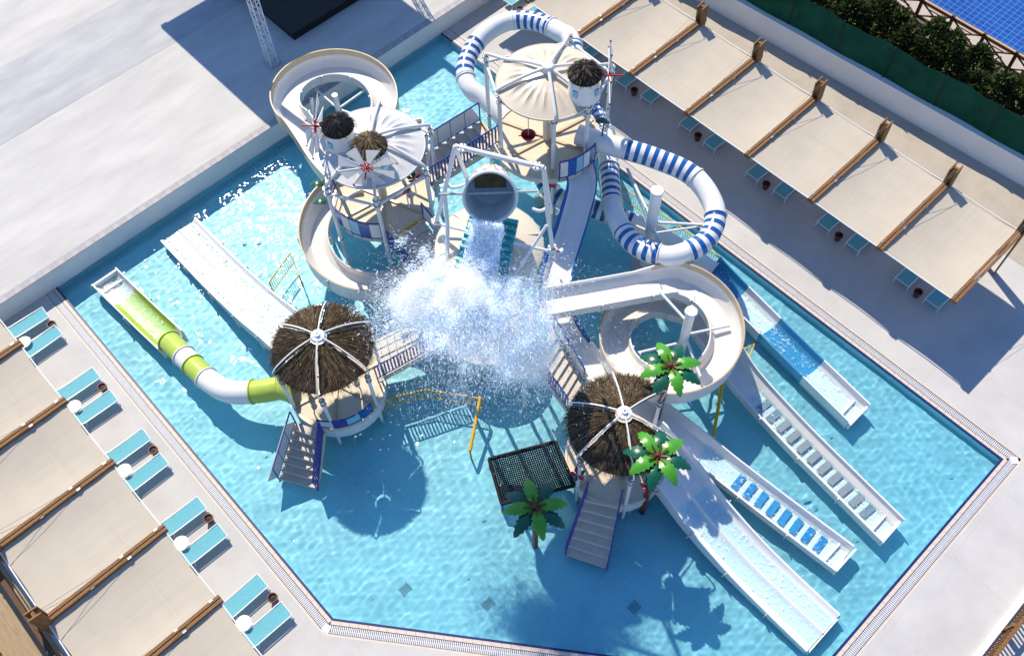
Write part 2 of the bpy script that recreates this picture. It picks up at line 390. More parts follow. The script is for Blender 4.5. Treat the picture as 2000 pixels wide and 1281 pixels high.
def clear_water(name):
    m = bpy.data.materials.new(name); m.use_nodes = True; M[name] = m
    n = m.node_tree.nodes; l = m.node_tree.links; n.remove(n['Principled BSDF'])
    tc = n.new('ShaderNodeTexCoord'); tp = n.new('ShaderNodeBsdfTransparent'); tp.inputs[0].default_value = (.85,.93,1,1)
    gs = n.new('ShaderNodeBsdfGlossy'); gs.inputs['Roughness'].default_value = .06
    no = n.new('ShaderNodeTexNoise'); no.inputs['Scale'].default_value = 5; bp = n.new('ShaderNodeBump'); bp.inputs['Strength'].default_value = .3; bp.inputs['Distance'].default_value = .03
    l.new(tc.outputs['Object'], no.inputs[0]); l.new(no.outputs[0], bp.inputs['Height']); l.new(bp.outputs[0], gs.inputs['Normal'])
    fr = n.new('ShaderNodeFresnel'); fr.inputs[0].default_value = 1.33; l.new(bp.outputs[0], fr.inputs['Normal'])
    mx = n.new('ShaderNodeMixShader'); l.new(fr.outputs[0], mx.inputs[0]); l.new(tp.outputs[0], mx.inputs[1]); l.new(gs.outputs[0], mx.inputs[2]); l.new(mx.outputs[0], n['Material Output'].inputs[0])
clear_water('clear_water')
fw = MB(); fw.add([(-20,36.62,.02),(70,36.62,.02),(70,60,.02),(-20,60,.02)],[(0,1,2,3)]); structure(fw,'far_pool_water','clear_water')
# crossed timber fence beside the far pool
fe = thing('crossed_fence', 'black timber fence with crossed bars beside the deep blue pool', 'fence', (16,35,0))
for i in range(16):
    x = 8.2+i*1.55; y = 35.3
    p = MB(); p.box((x,y,.6),(.13,.13,1.25)); p.build('post','dark_timber',fe)
    if i < 15:
        xa, xb = x+.08, x+1.47
        for z in (.25,1.08): p = MB(); p.bar((xa,y,z),(xb,y,z),.06,.09); p.build('rail','dark_timber',fe)
        for za, zb in ((.29,1.04),(1.04,.29)): p = MB(); p.bar((xa,y+(.02 if za<zb else -.02),za),(xb,y+(.02 if za<zb else -.02),zb),.045,.06); p.build('cross_bar','dark_timber',fe)
        for z in (.52,.82):
            p = MB(); p.bar((xa+.38,y+.05,z),(xb-.38,y+.05,z),.03,.04); p.build('inner_bar','dark_timber',fe)
# conifers
mat('needle_dark', (.028,.045,.013), .7, .2, .3, 2, trans=.1); mat('needle', (.085,.12,.03), .7, .2, .3, 2, trans=.1); mat('bark', (.06,.04,.025), .9, .1, .2, 6)
mat('needle_olive', (.17,.18,.055), .7, .2, .3, 2, trans=.1)
def conifer(x, y, h, r, label, seed):
    rs = random.Random(seed); t = thing('conifer', label, 'tree', (x,y,.06), 'conifers behind the green screen')
    MB().tube([(x,y,.0),(x+.03,y,h*.5),(x,y+.04,h*.96)],[.07,.05,.015],7).build('trunk','bark',t,60)
    cr = MB()
    for i in range(1300):
        u = rs.random()**.8; z = .12+u*(h-.1); rr = r*(1-u**1.6)*(.45+.6*rs.random())+.06; a = rs.random()*6.283
        lump = 1+.3*math.sin(a*3+seed)+.2*math.sin(z*5+a*2)
        p = Vector((x+math.cos(a)*rr*lump, y+math.sin(a)*rr*lump, z)); d = Vector((math.cos(a)*.8+rs.gauss(0,.3), math.sin(a)*.8+rs.gauss(0,.3), .5+rs.gauss(0,.35))).normalized()
        L = rs.uniform(.14,.34); wv = d.cross(Vector((rs.gauss(0,1),rs.gauss(0,1),rs.gauss(0,1)))).normalized()*L*.17
        m = rs.choice((0,0,1,1,2)); e = p+d*L
        cr.add([p-wv*.3, p+d*L*.45-wv, e, p+d*L*.45+wv],[(0,1,2,3)],m)
        w2 = d.cross(wv).normalized()*L*.22
        cr.add([p-w2*.3, p+d*L*.45-w2, e, p+d*L*.45+w2],[(0,1,2,3)],m)
    cr.build('crown',['needle_dark','needle','needle_olive'],t)
rk = random.Random(5); cx = 9.6; i = 0; spots = []
while cx < 25.5:
    spots.append((cx, 32.4+rk.uniform(-.35,1.0), rk.uniform(1.8,3.0), rk.uniform(.95,1.35))); cx += rk.uniform(.7,.95)
for i, (x,y,h,r) in enumerate(spots):
    conifer(x,y,h,r, ['dark green','bushy olive','ragged'][i%3]+' conifer behind the green screen, '+('number ' if False else '')+ (ordinal(i) if i < 14 else ['fifteenth','sixteenth','seventeenth','eighteenth','nineteenth','twentieth','twenty-first','twenty-second','twenty-third','twenty-fourth'][i-14])+' in the row from the stage end', i)

# ------------------------------------------------------------------ timber frames and shade sails
SZ = 2.66
def frame_and_sail(row, i, x0, x1, yf, yb, want_sail=True, want_frame=True, labels=None):
    s = 1 if yb > yf else -1
    if want_frame:
        lb, grp = labels[0]
        t = thing('sail_support', lb, 'sail support', (x0, yb, .05), grp)
        def P(y, z, x=x0): return Vector((x, y, z))
        for dx in (-.068, .068):
            b = MB(); b.bar(P(yf-.1*s, SZ+.01, x0+dx), P(yb+.25*s, SZ+.06, x0+dx), .10, .18); b.build('beam_plank','timber',t)
        # wide post plank rising past the beam, a second behind it
        for dx, yo in ((-.12, 0), (.12, .0)):
            b = MB(); b.add([(x0+dx-.025, yb-.02*s+yo, .05),(x0+dx+.025, yb-.02*s+yo, .05),(x0+dx+.025, yb+.18*s+yo,.05),(x0+dx-.025,yb+.18*s+yo,.05),
                             (x0+dx-.025, yb-.22*s+yo, 3.55),(x0+dx+.025, yb-.22*s+yo, 3.55),(x0+dx+.025, yb+.16*s+yo,3.62),(x0+dx-.025,yb+.16*s+yo,3.62)],
                            [(0,1,2,3),(4,5,6,7),(0,1,5,4),(1,2,6,5),(2,3,7,6),(3,0,4,7)]); b.build('post_plank','timber',t)
        b = MB(); b.box((x0, yb-.03*s, 3.1),(.19,.10,.9)); b.build('post_core','timber',t)
        c = MB(); c.tube([P(yb-.1*s, 3.5), P(yf+.9*s, SZ+.1)], .006, 5); c.build('tie_cable','bolt_grey',t)
        c = MB(); c.tube([P(yb-.1*s, 3.5, x0+.06), P(yf+2.3*s, SZ+.1, x0+.06)], .006, 5); c.build('tie_cable','bolt_grey',t)
        for k, f in enumerate((.04,.3,.34,.62,.66)):
            y = yf+(yb-yf)*f; br = MB(); br.box((x0+(.10 if k%2 else -.10), y, SZ+.1),(.07,.12,.05)); br.build('bracket','steel',t)
    if want_sail:
        lb, grp = labels[1]
        xa, xb = x0+.12, x1-.12; nx, ny = 14, 22
        t = thing('shade_sail', lb, 'shade sail', (xa, yf, SZ), grp)
        f = MB(); vs = []
        for a in range(ny+1):
            for b in range(nx+1):
                u, v = b/nx, a/ny
                sag = -(.11+.09*((i*37)%5)/4)*(4*u*(1-u))*(.5+2*v*(1-v))+.010*math.sin(u*9+i*2.3+v*3)*math.sin(v*math.pi) + .006*math.sin(v*ny*1.3+u*2)-.012*(abs(math.sin(v*math.pi*3)) < .25)
                vs.append((xa+(xb-xa)*u, yf+(yb-yf)*v+.05*s*math.sin(u*math.pi)*(1-2*v), SZ-.01+sag))
        f.add(vs, [(a*(nx+1)+b, a*(nx+1)+b+1, (a+1)*(nx+1)+b+1, (a+1)*(nx+1)+b) for a in range(ny) for b in range(nx)])
        f.build('cloth','sail_cloth',t,80)
        for v in (.26+.03*(i%3), .62+.03*((i+1)%3)):
            sm = MB(); row = []
            for b in range(nx+1):
                u = b/nx; a_ = min(ny-1,int(v*ny)); q0 = Vector(vs[a_*(nx+1)+b]); q1 = Vector(vs[(a_+1)*(nx+1)+b]); row.append(q0.lerp(q1,v*ny-a_)+Vector((0,0,.004)))
            sm.sweep(row,[(-.022,0),(.022,0)]); sm.build('seam_strip','seam_cloth',t,60)
        for y, e in ((yf,.0),(yb,.0)):
            h = MB(); h.tube([(xa,y-.02*s,SZ-.01),((xa+xb)/2,y,SZ-.05),(xb,y-.02*s,SZ-.01)], .022, 7); h.build('hem_pipe','white_metal',t,60)
def cloth_mat():
    mat('sail_cloth', (.50,.452,.385), .9, .1, .035, 1.0, trans=.10)
    m = M['sail_cloth']; n = m.node_tree.nodes; l = m.node_tree.links
    tc = n.new('ShaderNodeTexCoord'); mp = n.new('ShaderNodeMapping'); mp.inputs['Scale'].default_value = (22,.35,1)
    l.new(tc.outputs['Object'], mp.inputs[0]); no = n.new('ShaderNodeTexNoise'); no.inputs['Scale'].default_value = 1; no.inputs['Detail'].default_value = 3; l.new(mp.outputs[0], no.inputs[0])
    mr = n.new('ShaderNodeMapRange'); mr.inputs[1].default_value = .38; mr.inputs[2].default_value = .62; mr.inputs[3].default_value = .965; mr.inputs[4].default_value = 1.02; l.new(no.outputs[0], mr.inputs[0])
    b = n['Principled BSDF']; src = b.inputs['Base Color'].links[0].from_socket
    mx = n.new('ShaderNodeMix'); mx.data_type='RGBA'; mx.blend_type='MULTIPLY'; mx.inputs[0].default_value=1
    l.new(src, mx.inputs[6]); l.new(mr.outputs[0], mx.inputs[7]); l.new(mx.outputs[2], b.inputs['Base Color'])
    for t in n:
        if t.type == 'BSDF_TRANSLUCENT': l.new(mx.outputs[2], t.inputs[0])
cloth_mat(); mat('seam_cloth', (.475,.428,.363), .9, .1, .05, 4)
rx = [at(px_, py_, SZ).x for px_, py_ in ((1128.7,71),(1235,144),(1343.7,221),(1462.5,302.5),(1585.8,390.5),(1720,484),(1865,585.7))]
RYF, RYB = 21.74, 25.85
rx = [rx[0]-2.98*2, rx[0]-2.98]+rx
for i in range(len(rx)):
    last = i == len(rx)-1
    frame_and_sail('far', i, rx[i], rx[min(i+1,len(rx)-1)], RYF, RYB, want_sail=not last,
        labels=((f'brown timber sail support, {ordinal(len(rx)-1-i)} from the open corner in the row along the boundary wall', 'sail supports along the boundary wall'),
                (f'cream shade sail, {ordinal(len(rx)-2-i)} from the open corner in the row along the boundary wall', 'shade sails along the boundary wall')))
lx = [at(px_, py_, SZ).x for px_, py_ in ((41,671),(126.6,783),(219,904),(319,1033.6),(426,1173))]
LYF, LYB = -2.14, -6.1
lx = [lx[0]-2.98]+lx+[lx[-1]+2.98]
for i in range(len(lx)):
    last = i == len(lx)-1
    frame_and_sail('near', i, lx[i], lx[min(i+1,len(lx)-1)], LYF, LYB, want_sail=not last,
        labels=((f'brown timber sail support, {ordinal(i)} from the white terrace wall in the row with white tables', 'sail supports beside the lounger deck'),
                (f'cream shade sail, {ordinal(i)} from the white terrace wall in the row with white tables', 'shade sails beside the lounger deck')))
rp = MB(); rp.add([(-6,26.6,.056),(64,27.4,.056),(64,wy(64)+.05,.056),(-6,wy(-6)+.05,.056)],[(0,1,2,3)]); structure(rp,'rear_path','deck_tan')
rb = thing('rear_beam', 'long dark timber beam behind the shade sails beside the lounger deck', 'beam', (9,-6.3,2.5))
b = MB(); b.box((9.2,-6.45,2.5),(20,.14,.2)); b.build('beam_plank','dark_timber',rb)
mat('plank_tan', (.27,.20,.13), .8, .2, col2=(.36,.28,.19), vscale=2, stretch=(1,8,1))
tb_ = MB(); tb_.prism([(-.2,-14),(40,-14),(40,-6.75),(-.2,-6.75)], .05, .06); structure(tb_,'tan_path','plank_tan')
lf = thing('picket_fence', 'yellow timber fence with dark gaps at the bottom corner behind the sails', 'fence', (12,-8.4,0))
for i in range(44):
    p = MB(); p.bar((9.5+i*.16,-8.15,.06),(9.5+i*.16,-8.15,1.0),.03,.09); p.build('picket','timber',lf)
for z in (.2,.95):
    p = MB(); p.bar((9.4,-8.2,z),(16.6,-8.2,z),.05,.1); p.build('rail','timber',lf)
# slatted fence at the deck's open corner
kb = thing('white_kerb', 'white kerb at the foot of the brown slatted fence', 'kerb', (31.7,13,0))
k = MB(); k.box((31.66,10,.1),(.16,24,.16)); k.build('kerb_block','white_plastic',kb)
sf = thing('slatted_fence', 'brown slatted timber fence leaning behind a white kerb at the deck corner', 'fence', (32,13,0))
for i in range(70):
    y = 8+i*.14; p = MB(); p.bar((31.86,y,.06),(31.86,y,.72),.05,.05); p.build('slat','timber',sf)
for x, z in ((31.9,.78),(31.9,.2)):
    p = MB(); p.box((x,12.9,z),(.1,10,.06)); p.build('rail','timber',sf)
for i in range(5):
    p = MB(); p.box((31.82,9+i*1.9,.42),(.1,.12,.8)); p.build('post','timber',sf)

# ------------------------------------------------------------------ loungers, pots, round tables
def make_lounger():
    root = thing('sun_lounger', 'x', 'sun lounger'); w, L = .58, 1.95
    m_ = MB(); nx, ny = 4, 12
    prof = [(0,.0,.33),(0,.65,.34),(0,1.25,.35)]
    vs = []
    for j in range(ny+1):
        y = L*j/ny; z = .345-.012*math.sin(j/ny*3.14) if y < 1.3 else .345+(y-1.3)*.45
        vs += [(-w/2+.03+(w-.06)*i/nx, -y, z-.012*math.sin(i/nx*3.14)) for i in range(nx+1)]
    m_.add(vs, [(j*(nx+1)+i, j*(nx+1)+i+1, (j+1)*(nx+1)+i+1, (j+1)*(nx+1)+i) for j in range(ny) for i in range(nx)])
    m_.build('sling','sling',root,60)
    for s in (-1,1):
        r = MB(); r.tube([(s*w/2,0,.35),(s*w/2,-1.3,.35),(s*w/2,-1.95,.64)], .022, 6); r.build('side_rail','white_metal',root,50)
        for y in (-.12,-1.25):
            l_ = MB(); l_.tube([(s*w/2,y,.34),(s*w/2*1.03,y+(.1 if y > -.5 else -.1),.05)], .018, 6); l_.build('leg','white_metal',root,50)
    for y, z in ((0,.35),(-.33,.285),(-.66,.285),(-.98,.285),(-1.3,.31),(-1.95,.64)):
        c = MB(); c.tube([(-w/2,y,z),(w/2,y,z)], .016, 6); c.build('cross_rail','white_metal',root,50)
    return root
loung = make_lounger(); first = [True]
def place_lounger(x, y, rz, label, grp):
    o = loung if first[0] else copy_tree(loung); first[0] = False
    o.location = (x+random.uniform(-.03,.03), y+random.uniform(-.05,.05), .0); o.rotation_euler = (0,0,rz+random.uniform(-.045,.045)); o['label'] = label; o['group'] = grp
def make_pot():
    t = thing('flower_pot','x','pot'); p = MB(); p.lathe([(0,.0),(.10,.0),(.14,.20),(.165,.26),(.165,.31),(.13,.31),(.12,.24),(0,.24)],n=18); o = p.build('pot_body','pot',t,40)
    s = MB(); s.lathe([(0,.262),(.125,.25)],n=14); s.build('soil','black_rubber',t); return t
pot0 = make_pot(); firstp = [True]
def place_pot(x, y, label, grp):
    o = pot0 if firstp[0] else copy_tree(pot0); firstp[0] = False; o.location = (x,y,.05); o['label'] = label; o['group'] = grp
def make_table():
    t = thing('side_table','x','side table'); p = MB(); p.lathe([(0,.43),(.25,.43),(.26,.445),(.25,.46),(0,.46)],n=24); p.build('table_top','white_plastic',t,40)
    p = MB(); p.tube([(0,0,.05),(0,0,.43)],.03,8); p.build('stem','white_metal',t,40)
    p = MB(); p.lathe([(0,.05),(.2,.05),(.19,.065),(0,.08)],n=20); p.build('foot','white_plastic',t,40); return t
tab0 = make_table(); firstt = [True]
def place_table(x, y, label, grp):
    o = tab0 if firstt[0] else copy_tree(tab0); firstt[0] = False; o.location = (x,y,0); o['label'] = label; o['group'] = grp
LZ = .35
la = [(1.0,2.03),(4.55,5.78),(7.88,9.08)]+[(at(376.5,975,LZ).x+.27, at(421.5,1026,LZ).x+.27),(at(501,1123.5,LZ).x+.27, at(549,1177.5,LZ).x+.27)]
lp = [1.6,5.2,8.56,at(403.5,1015.5,.3).x,at(529.5,1170,.3).x]; lt_ = [1.67,5.27,8.59,at(349.5,1063.5,.45).x,at(474,1218,.45).x]
for i in range(5):
    k = ordinal(i); g_ = 'loungers on the deck beside the green slide'; (a, b), p, t = la[i], lp[i], lt_[i]
    place_lounger(a, -.88, 0, f'turquoise sling lounger nearer the terrace wall in the {k} pair counted from it', g_)
    place_lounger(b, -.88, 0, f'turquoise sling lounger farther from the terrace wall in the {k} pair counted from it', g_)
    place_pot(p, -1.0, f'dark red pot at the foot of the {k} lounger pair from the terrace wall', 'pots between the loungers')
    place_table(t, -2.12, f'white round table between the heads of the {k} lounger pair from the terrace wall', 'round tables between the loungers')
pots = [1.6,5.15,8.7,12.27,15.84,19.36,22.94]
for i, x in enumerate(pots):
    k = ordinal(len(pots)-1-i); g_ = 'loungers in the shade along the boundary wall'
    place_lounger(x-.67, 22.85, math.pi, f'shaded lounger left of the {k} pot from the open deck corner', g_)
    place_lounger(x+.66, 22.88, math.pi, f'shaded lounger right of the {k} pot from the open deck corner', g_)
    place_pot(x, 22.98, f'dark pot between shaded loungers, {k} from the open deck corner', 'pots between the shaded loungers')
# ------------------------------------------------------------------ materials of the water play structure
mat('gelcoat', (.70,.69,.67), .22, .5, .03, 2.5)
mat('gelcoat_cream', (.62,.545,.44), .25, .5, .04, 2.5)
mat('gelcoat_tan', (.50,.40,.27), .3, .5, .08, 3)
mat('gelcoat_white', (.74,.745,.75), .22, .5, .02, 3)
mat('gelcoat_blue', (.012,.10,.36), .22, .5, .06, 3)
mat('gelcoat_midblue', (.05,.28,.50), .22, .5, .08, 3)
mat('gelcoat_lime', (.42,.54,.085), .25, .5, .06, 3)
mat('teal_board', (.02,.36,.42), .3, .5, .2, 3, .2, 8)
mat('gelcoat_pale', (.56,.57,.585), .25, .5, .03, 3)
mat('frame_white', (.66,.68,.70), .3, .5, .03, 4)
mat('bolt_dark', (.03,.03,.035), .5, .4, .2, 10)
mat('rail_blue', (.010,.055,.27), .3, .5, .1, 5)
mat('rail_violet', (.05,.04,.26), .35, .5, .1, 5)
mat('rail_yellow', (.62,.36,.01), .4, .5, .1, 5)
mat('floor_cream', (.62,.53,.40), .6, .3, .06, 3, .1, 30)
mat('tread', (.55,.495,.43), .6, .3, .08, 3, .1, 30)
mat('panel_white', (.66,.67,.66), .35, .5, .04, 4)
mat('panel_sky', (.22,.48,.62), .3, .5, .08, 4)
mat('thatch_dark', (.030,.024,.019), .8, .15, .4, 8); mat('thatch', (.115,.080,.047), .8, .15, .3, 8); mat('thatch_light', (.24,.18,.115), .8, .15, .25, 8)
mat('thatch_grey', (.055,.052,.055), .75, .2, .3, 8)
mat('red_paint', (.42,.012,.02), .35, .5, .1, 5); mat('pink_red', (.50,.015,.06), .35, .5, .1, 5)
mat('palm_bright', (.06,.28,.02), .3, .5, .12, 4); mat('palm_deep', (.004,.085,.05), .3, .5, .15, 4); mat('palm_brown', (.13,.03,.016), .45, .4, .2, 6)
mat('rope_black', (.014,.014,.016), .7, .2, .2, 6); mat('brass', (.45,.26,.03), .4, .5, .15, 8)
mat('sailcloth_white', (.62,.63,.66), .7, .2, .03, 5, trans=.3)
mat('pad_grey', (.19,.25,.30), .35, .5, .12, 8); mat('pad_blue', (.02,.22,.50), .35, .5, .15, 8)
mat('algae_brown', (.07,.06,.025), .8, .2, col2=(.16,.13,.06), vscale=6)
mat('bucket_inside', (.54,.61,.65), .5, .4, .15, 1.5)
def foam_mat(name, amount, tint=(.80,.95,1.0)):
    m = bpy.data.materials.new(name); m.use_nodes = True; M[name] = m
    n = m.node_tree.nodes; l = m.node_tree.links; b = n['Principled BSDF']; b.inputs['Base Color'].default_value = (.86,.88,.9,1); b.inputs['Roughness'].default_value = .5
    tc = n.new('ShaderNodeTexCoord'); no = n.new('ShaderNodeTexNoise'); no.inputs['Scale'].default_value = 9; no.inputs['Detail'].default_value = 7; no.inputs['Roughness'].default_value = .72
    l.new(tc.outputs['Object'], no.inputs[0]); cr = n.new('ShaderNodeValToRGB'); cr.color_ramp.elements[0].position = .62-amount*.3; cr.color_ramp.elements[1].position = .78-amount*.3
    l.new(no.outputs[0], cr.inputs[0]); tp = n.new('ShaderNodeBsdfTransparent'); tp.inputs[0].default_value = (*tint,1)
    gs = n.new('ShaderNodeBsdfGlossy'); gs.inputs['Roughness'].default_value = .12; bp = n.new('ShaderNodeBump'); bp.inputs['Strength'].default_value = .5; bp.inputs['Distance'].default_value = .03
    l.new(no.outputs[0], bp.inputs['Height']); l.new(bp.outputs[0], gs.inputs['Normal'])
    fr = n.new('ShaderNodeFresnel'); fr.inputs[0].default_value = 1.33; l.new(bp.outputs[0], fr.inputs['Normal'])
    m1 = n.new('ShaderNodeMixShader'); l.new(fr.outputs[0], m1.inputs[0]); l.new(tp.outputs[0], m1.inputs[1]); l.new(gs.outputs[0], m1.inputs[2])
    m2 = n.new('ShaderNodeMixShader'); l.new(cr.outputs[0], m2.inputs[0]); l.new(m1.outputs[0], m2.inputs[1]); l.new(b.outputs[0], m2.inputs[2]); l.new(m2.outputs[0], n['Material Output'].inputs[0])
foam_mat('foam_light', .25); foam_mat('foam_heavy', .62)

ZH, ZL, ZR, ZC = 1.2, 2.2, 3.4, 1.6      # deck heights: huts, windmill tower, high tower, middle landing

# ------------------------------------------------------------------ general builders
def collar(parent, p, r=.11, n=6):
    p = Vector(p); c = MB(); c.lathe([(0,-.035),(r,-.035),(r,.035),(0,.035)], p, 14); o = c.build('flange','frame_white',parent,40)
    b = MB()
    for k in range(n):
        a = 6.283*k/n; q = p+Vector((math.cos(a)*r*.78, math.sin(a)*r*.78, 0)); b.tube([q-Vector((0,0,.06)), q+Vector((0,0,.06))], .019, 6)
    b.build('flange_bolts','bolt_dark',o)['kind'] = 'stuff'
def pipe(parent, name, pts, r, matn='frame_white', n=10): return MB().tube(pts, r, n).build(name, matn, parent, 45)
def stairs(name, label, b0, b1, t0, t1, n, treadmat='tread', grp=None, side=True):
    b0, b1, t0, t1 = map(Vector, (b0, b1, t0, t1))
    t = thing(name, label, 'stairs', (b0+b1)/2, grp)
    for i in range(n):
        f0, f1 = i/n, (i+1.12)/n; z = b0.z+(t0.z-b0.z)*(i+1)/n
        q = [b0.lerp(t0,f0), b1.lerp(t1,f0), b1.lerp(t1,f1), b0.lerp(t0,f1)]
        m = MB(); m.prism([(p.x,p.y) for p in q], z-.07, z-random.uniform(0,.004)); m.build('tread',treadmat,t)
        q = [b0.lerp(t0,f0+.02/n), b1.lerp(t1,f0+.02/n), b1.lerp(t1,f0+.1/n), b0.lerp(t0,f0+.1/n)]
        m = MB(); m.prism([(p.x,p.y) for p in q], z-abs(t0.z-b0.z)/n-.02, z-.072); m.build('riser',treadmat,t)
    for a, b in ((b0,t0),(b1,t1)):
        m = MB(); m.bar(a-Vector((0,0,.12)), b-Vector((0,0,.12)), .06, .22); m.build('stringer','gelcoat_cream',t)
    return t
def railing(label, pts, h=1.0, style='slat', frame='rail_blue', cat='railing', grp=None, gap=.14, panels=('panel_white','gelcoat_blue','panel_sky','panel_white'), name='guard_rail', bottom=.12):
    pts = [Vector(p) for p in pts]; t = thing(name, label, cat, pts[0], grp); up = Vector((0,0,1))
    pipe(t,'top_rail',[p+up*h for p in pts],.028,frame); pipe(t,'bottom_rail',[p+up*bottom for p in pts],.022,frame)
    for p in (pts[0], pts[-1]): pipe(t,'end_post',[p, p+up*h],.028,frame)
    d = resample(pts, gap)
    if style == 'slat':
        for p in d[1:-1]:
            m = MB(); m.box(p+up*(h+bottom)/2,(.05,.05,h-bottom)); m.build('slat',frame,t)
    elif style == 'bars':
        m = MB()
        for p in d[1:-1]: m.tube([p+up*bottom,p+up*h],.010,5)
        m.build('bars',frame,t)['kind'] = 'stuff'
    elif style == 'panel':
        k = len(panels); d = resample(pts, .08); n = len(d)-1
        for i in range(k):
            a, b = int(n*i/k), int(n*(i+1)/k); seg = d[a:b+1]
            m = MB(); m.sweep([p+up*(bottom+.05) for p in seg],[(-.012,0),(.012,0),(.012,h-bottom-.12),(-.012,h-bottom-.12)],closed=True); m.build('infill_panel',panels[i],t)
        for i in range(1,k): p = d[int(n*i/k)]; pipe(t,'mid_post',[p,p+up*h],.018,frame)
    elif style == 'wire':
        pipe(t,'mid_rail',[p+up*h*.55 for p in pts],.018,frame)
    return t
def U(w, hl, hr, bot=-.07, t=.05):
    return [(-w-t,hl),(-w,hl),(-w+.04,.14),(-w+.18,0),(w-.18,0),(w-.04,.14),(w,hr),(w+t,hr),(w+t-.03,bot),(-w-t+.03,bot)]
def flume(t, path, prof, mats, matfun=None, seg=1.8, name='flume_section', joints=True):
    path = resample(path, .12); n = len(path); k = max(1, round((n*.12)/seg)); pf = prof if callable(prof) else (lambda u: prof)
    for i in range(k):
        a, b = round((n-1)*i/k), round((n-1)*(i+1)/k)
        sp = path[a:b+1]
        # neighbours kept so that frames agree at the seams
        pre = path[a-1] if a > 0 else None; post = path[b+1] if b < n-1 else None
        m = MB(); full = ([pre] if pre is not None else [])+sp+([post] if post is not None else [])
        tmp = MB(); N = len(full); np_ = len(pf(0)); vs = []
        for q in range(N):
            tt = (full[min(q+1,N-1)]-full[max(q-1,0)]).normalized(); side = tt.cross(Vector((0,0,1))).normalized(); up = side.cross(tt).normalized()
            u = (a+q-(1 if pre is not None else 0))/(n-1); vs.append([full[q]+side*x+up*y for x, y in pf(min(1,max(0,u)))])
        if pre is not None: vs = vs[1:]
        if post is not None: vs = vs[:-1]
        flat = [p for r in vs for p in r]; R = len(vs); fs = []; mi = []
        for q in range(R-1):
            for j in range(np_):
                fs.append((q*np_+j,(q+1)*np_+j,(q+1)*np_+(j+1)%np_,q*np_+(j+1)%np_)); mi.append(matfun(j,(a+q)/(n-1)) if matfun else 0)
        m.v = [tuple(p) for p in flat]; m.f = fs; m.m = mi
        if i == 0: m.f.append(tuple(range(np_))); m.m.append(0)
        if i == k-1: m.f.append(tuple(range((R-1)*np_,R*np_))); m.m.append(0)
        o = m.build(name, mats, t, 38)
        if joints and i > 0:
            tt = (path[min(a+1,n-1)]-path[a-1]).normalized(); fr = pf(a/(n-1))
            j_ = MB(); e = .02
            big = [(x*1.02+(.035 if x > 0 else -.035), y+(.02 if q in (0,7) else -.05 if y < 0 else 0)) for q,(x,y) in enumerate(fr)]
            outer = [big[0]]+[(big[-1][0],big[-1][1])]+[(big[-2][0],big[-2][1])]+[big[len(fr)-3]]
            side = tt.cross(Vector((0,0,1))).normalized(); up = side.cross(tt).normalized(); P = path[a]
            for (x0,y0),(x1,y1) in zip(outer,outer[1:]): j_.bar(P+side*x0+up*y0, P+side*x1+up*y1, .05, .03)
            j_.build('joint_flange','gelcoat',t)
def water_film(t, path, w, z, matn):
    path = resample(path,.15); m = MB()
    m.sweep([p+Vector((0,0,z)) for p in path],[(-w+.12,.05),(-w+.22,.02),(0,.014),(w-.22,.02),(w-.12,.05)]); o = m.build('water_film',matn,t,60); return o
def ring_tube(t, path, r, plan, name='tube_section', n=22, stripe=.17):
    """plan: list of (length fraction end, kind) ; kind 'w' plain white, 's' striped, 'g' lime"""
    path = resample(path,.085); N = len(path); a = 0
    def frames(i):
        tt = (path[min(i+1,N-1)]-path[max(i-1,0)]).normalized(); s = tt.cross(Vector((0,0,1))).normalized(); return s, s.cross(tt).normalized(), tt
    def circ(i, rr): s, u, _ = frames(i); return [path[i]+(s*math.cos(6.2832*k/n)+u*math.sin(6.2832*k/n))*rr for k in range(n)]
    for end, kind in plan:
        b = min(N-1, round(end*(N-1))); m = MB()
        for q in range(a,b+1): m.v += [tuple(p) for p in circ(q,r)]
        for q in range(a,b+1): m.v += [tuple(p) for p in circ(q,r-.025)]
        K = b-a+1
        for q in range(K-1):
            mi = 0 if kind != 's' else (1 if ((q+.5)*.085/stripe) % 2 < 1 else 0)
            for k in range(n):
                m.f.append((q*n+k,(q+1)*n+k,(q+1)*n+(k+1)%n,q*n+(k+1)%n)); m.m.append(mi)
                m.f.append((K*n+q*n+k,K*n+q*n+(k+1)%n,K*n+(q+1)*n+(k+1)%n,K*n+(q+1)*n+k)); m.m.append(mi)
        o = m.build(name, {'g':['gelcoat_lime','gelcoat_lime']}.get(kind,['gelcoat_white','gelcoat_blue']), t, 50)
        # flange ring at the end of the section and the lengthwise seams
        _, _, tt = frames(b); f = MB(); f.v = []
        for off, rr in ((-.02,r-.01),(-.02,r+.045),(.02,r+.045),(.02,r-.01)): f.v += [tuple(p+tt*off) for p in circ(b,rr)]
        for j in range(3):
            for k in range(n): f.f.append((j*n+k,(j+1)*n+k,(j+1)*n+(k+1)%n,j*n+(k+1)%n)); f.m.append(0)
        f.build('flange_ring', 'gelcoat_lime' if kind == 'g' else 'gelcoat_white', o, 40)
        for sg in (-1,1):
            sm = MB(); sm.tube([path[q]+(frames(q)[0]*sg*.77-frames(q)[1]*.64)*(r+.010) for q in range(a,b+1,2)],.018,5); sm.build('seam_flange','gelcoat_lime' if kind == 'g' else 'gelcoat_white',o,60)
        a = b
def arc(c, R, a0, a1, z0, z1, n=24):
    return [Vector((c[0]+R*math.cos(math.radians(a0+(a1-a0)*i/n)), c[1]+R*math.sin(math.radians(a0+(a1-a0)*i/n)), z0+(z1-z0)*i/n)) for i in range(n+1)]
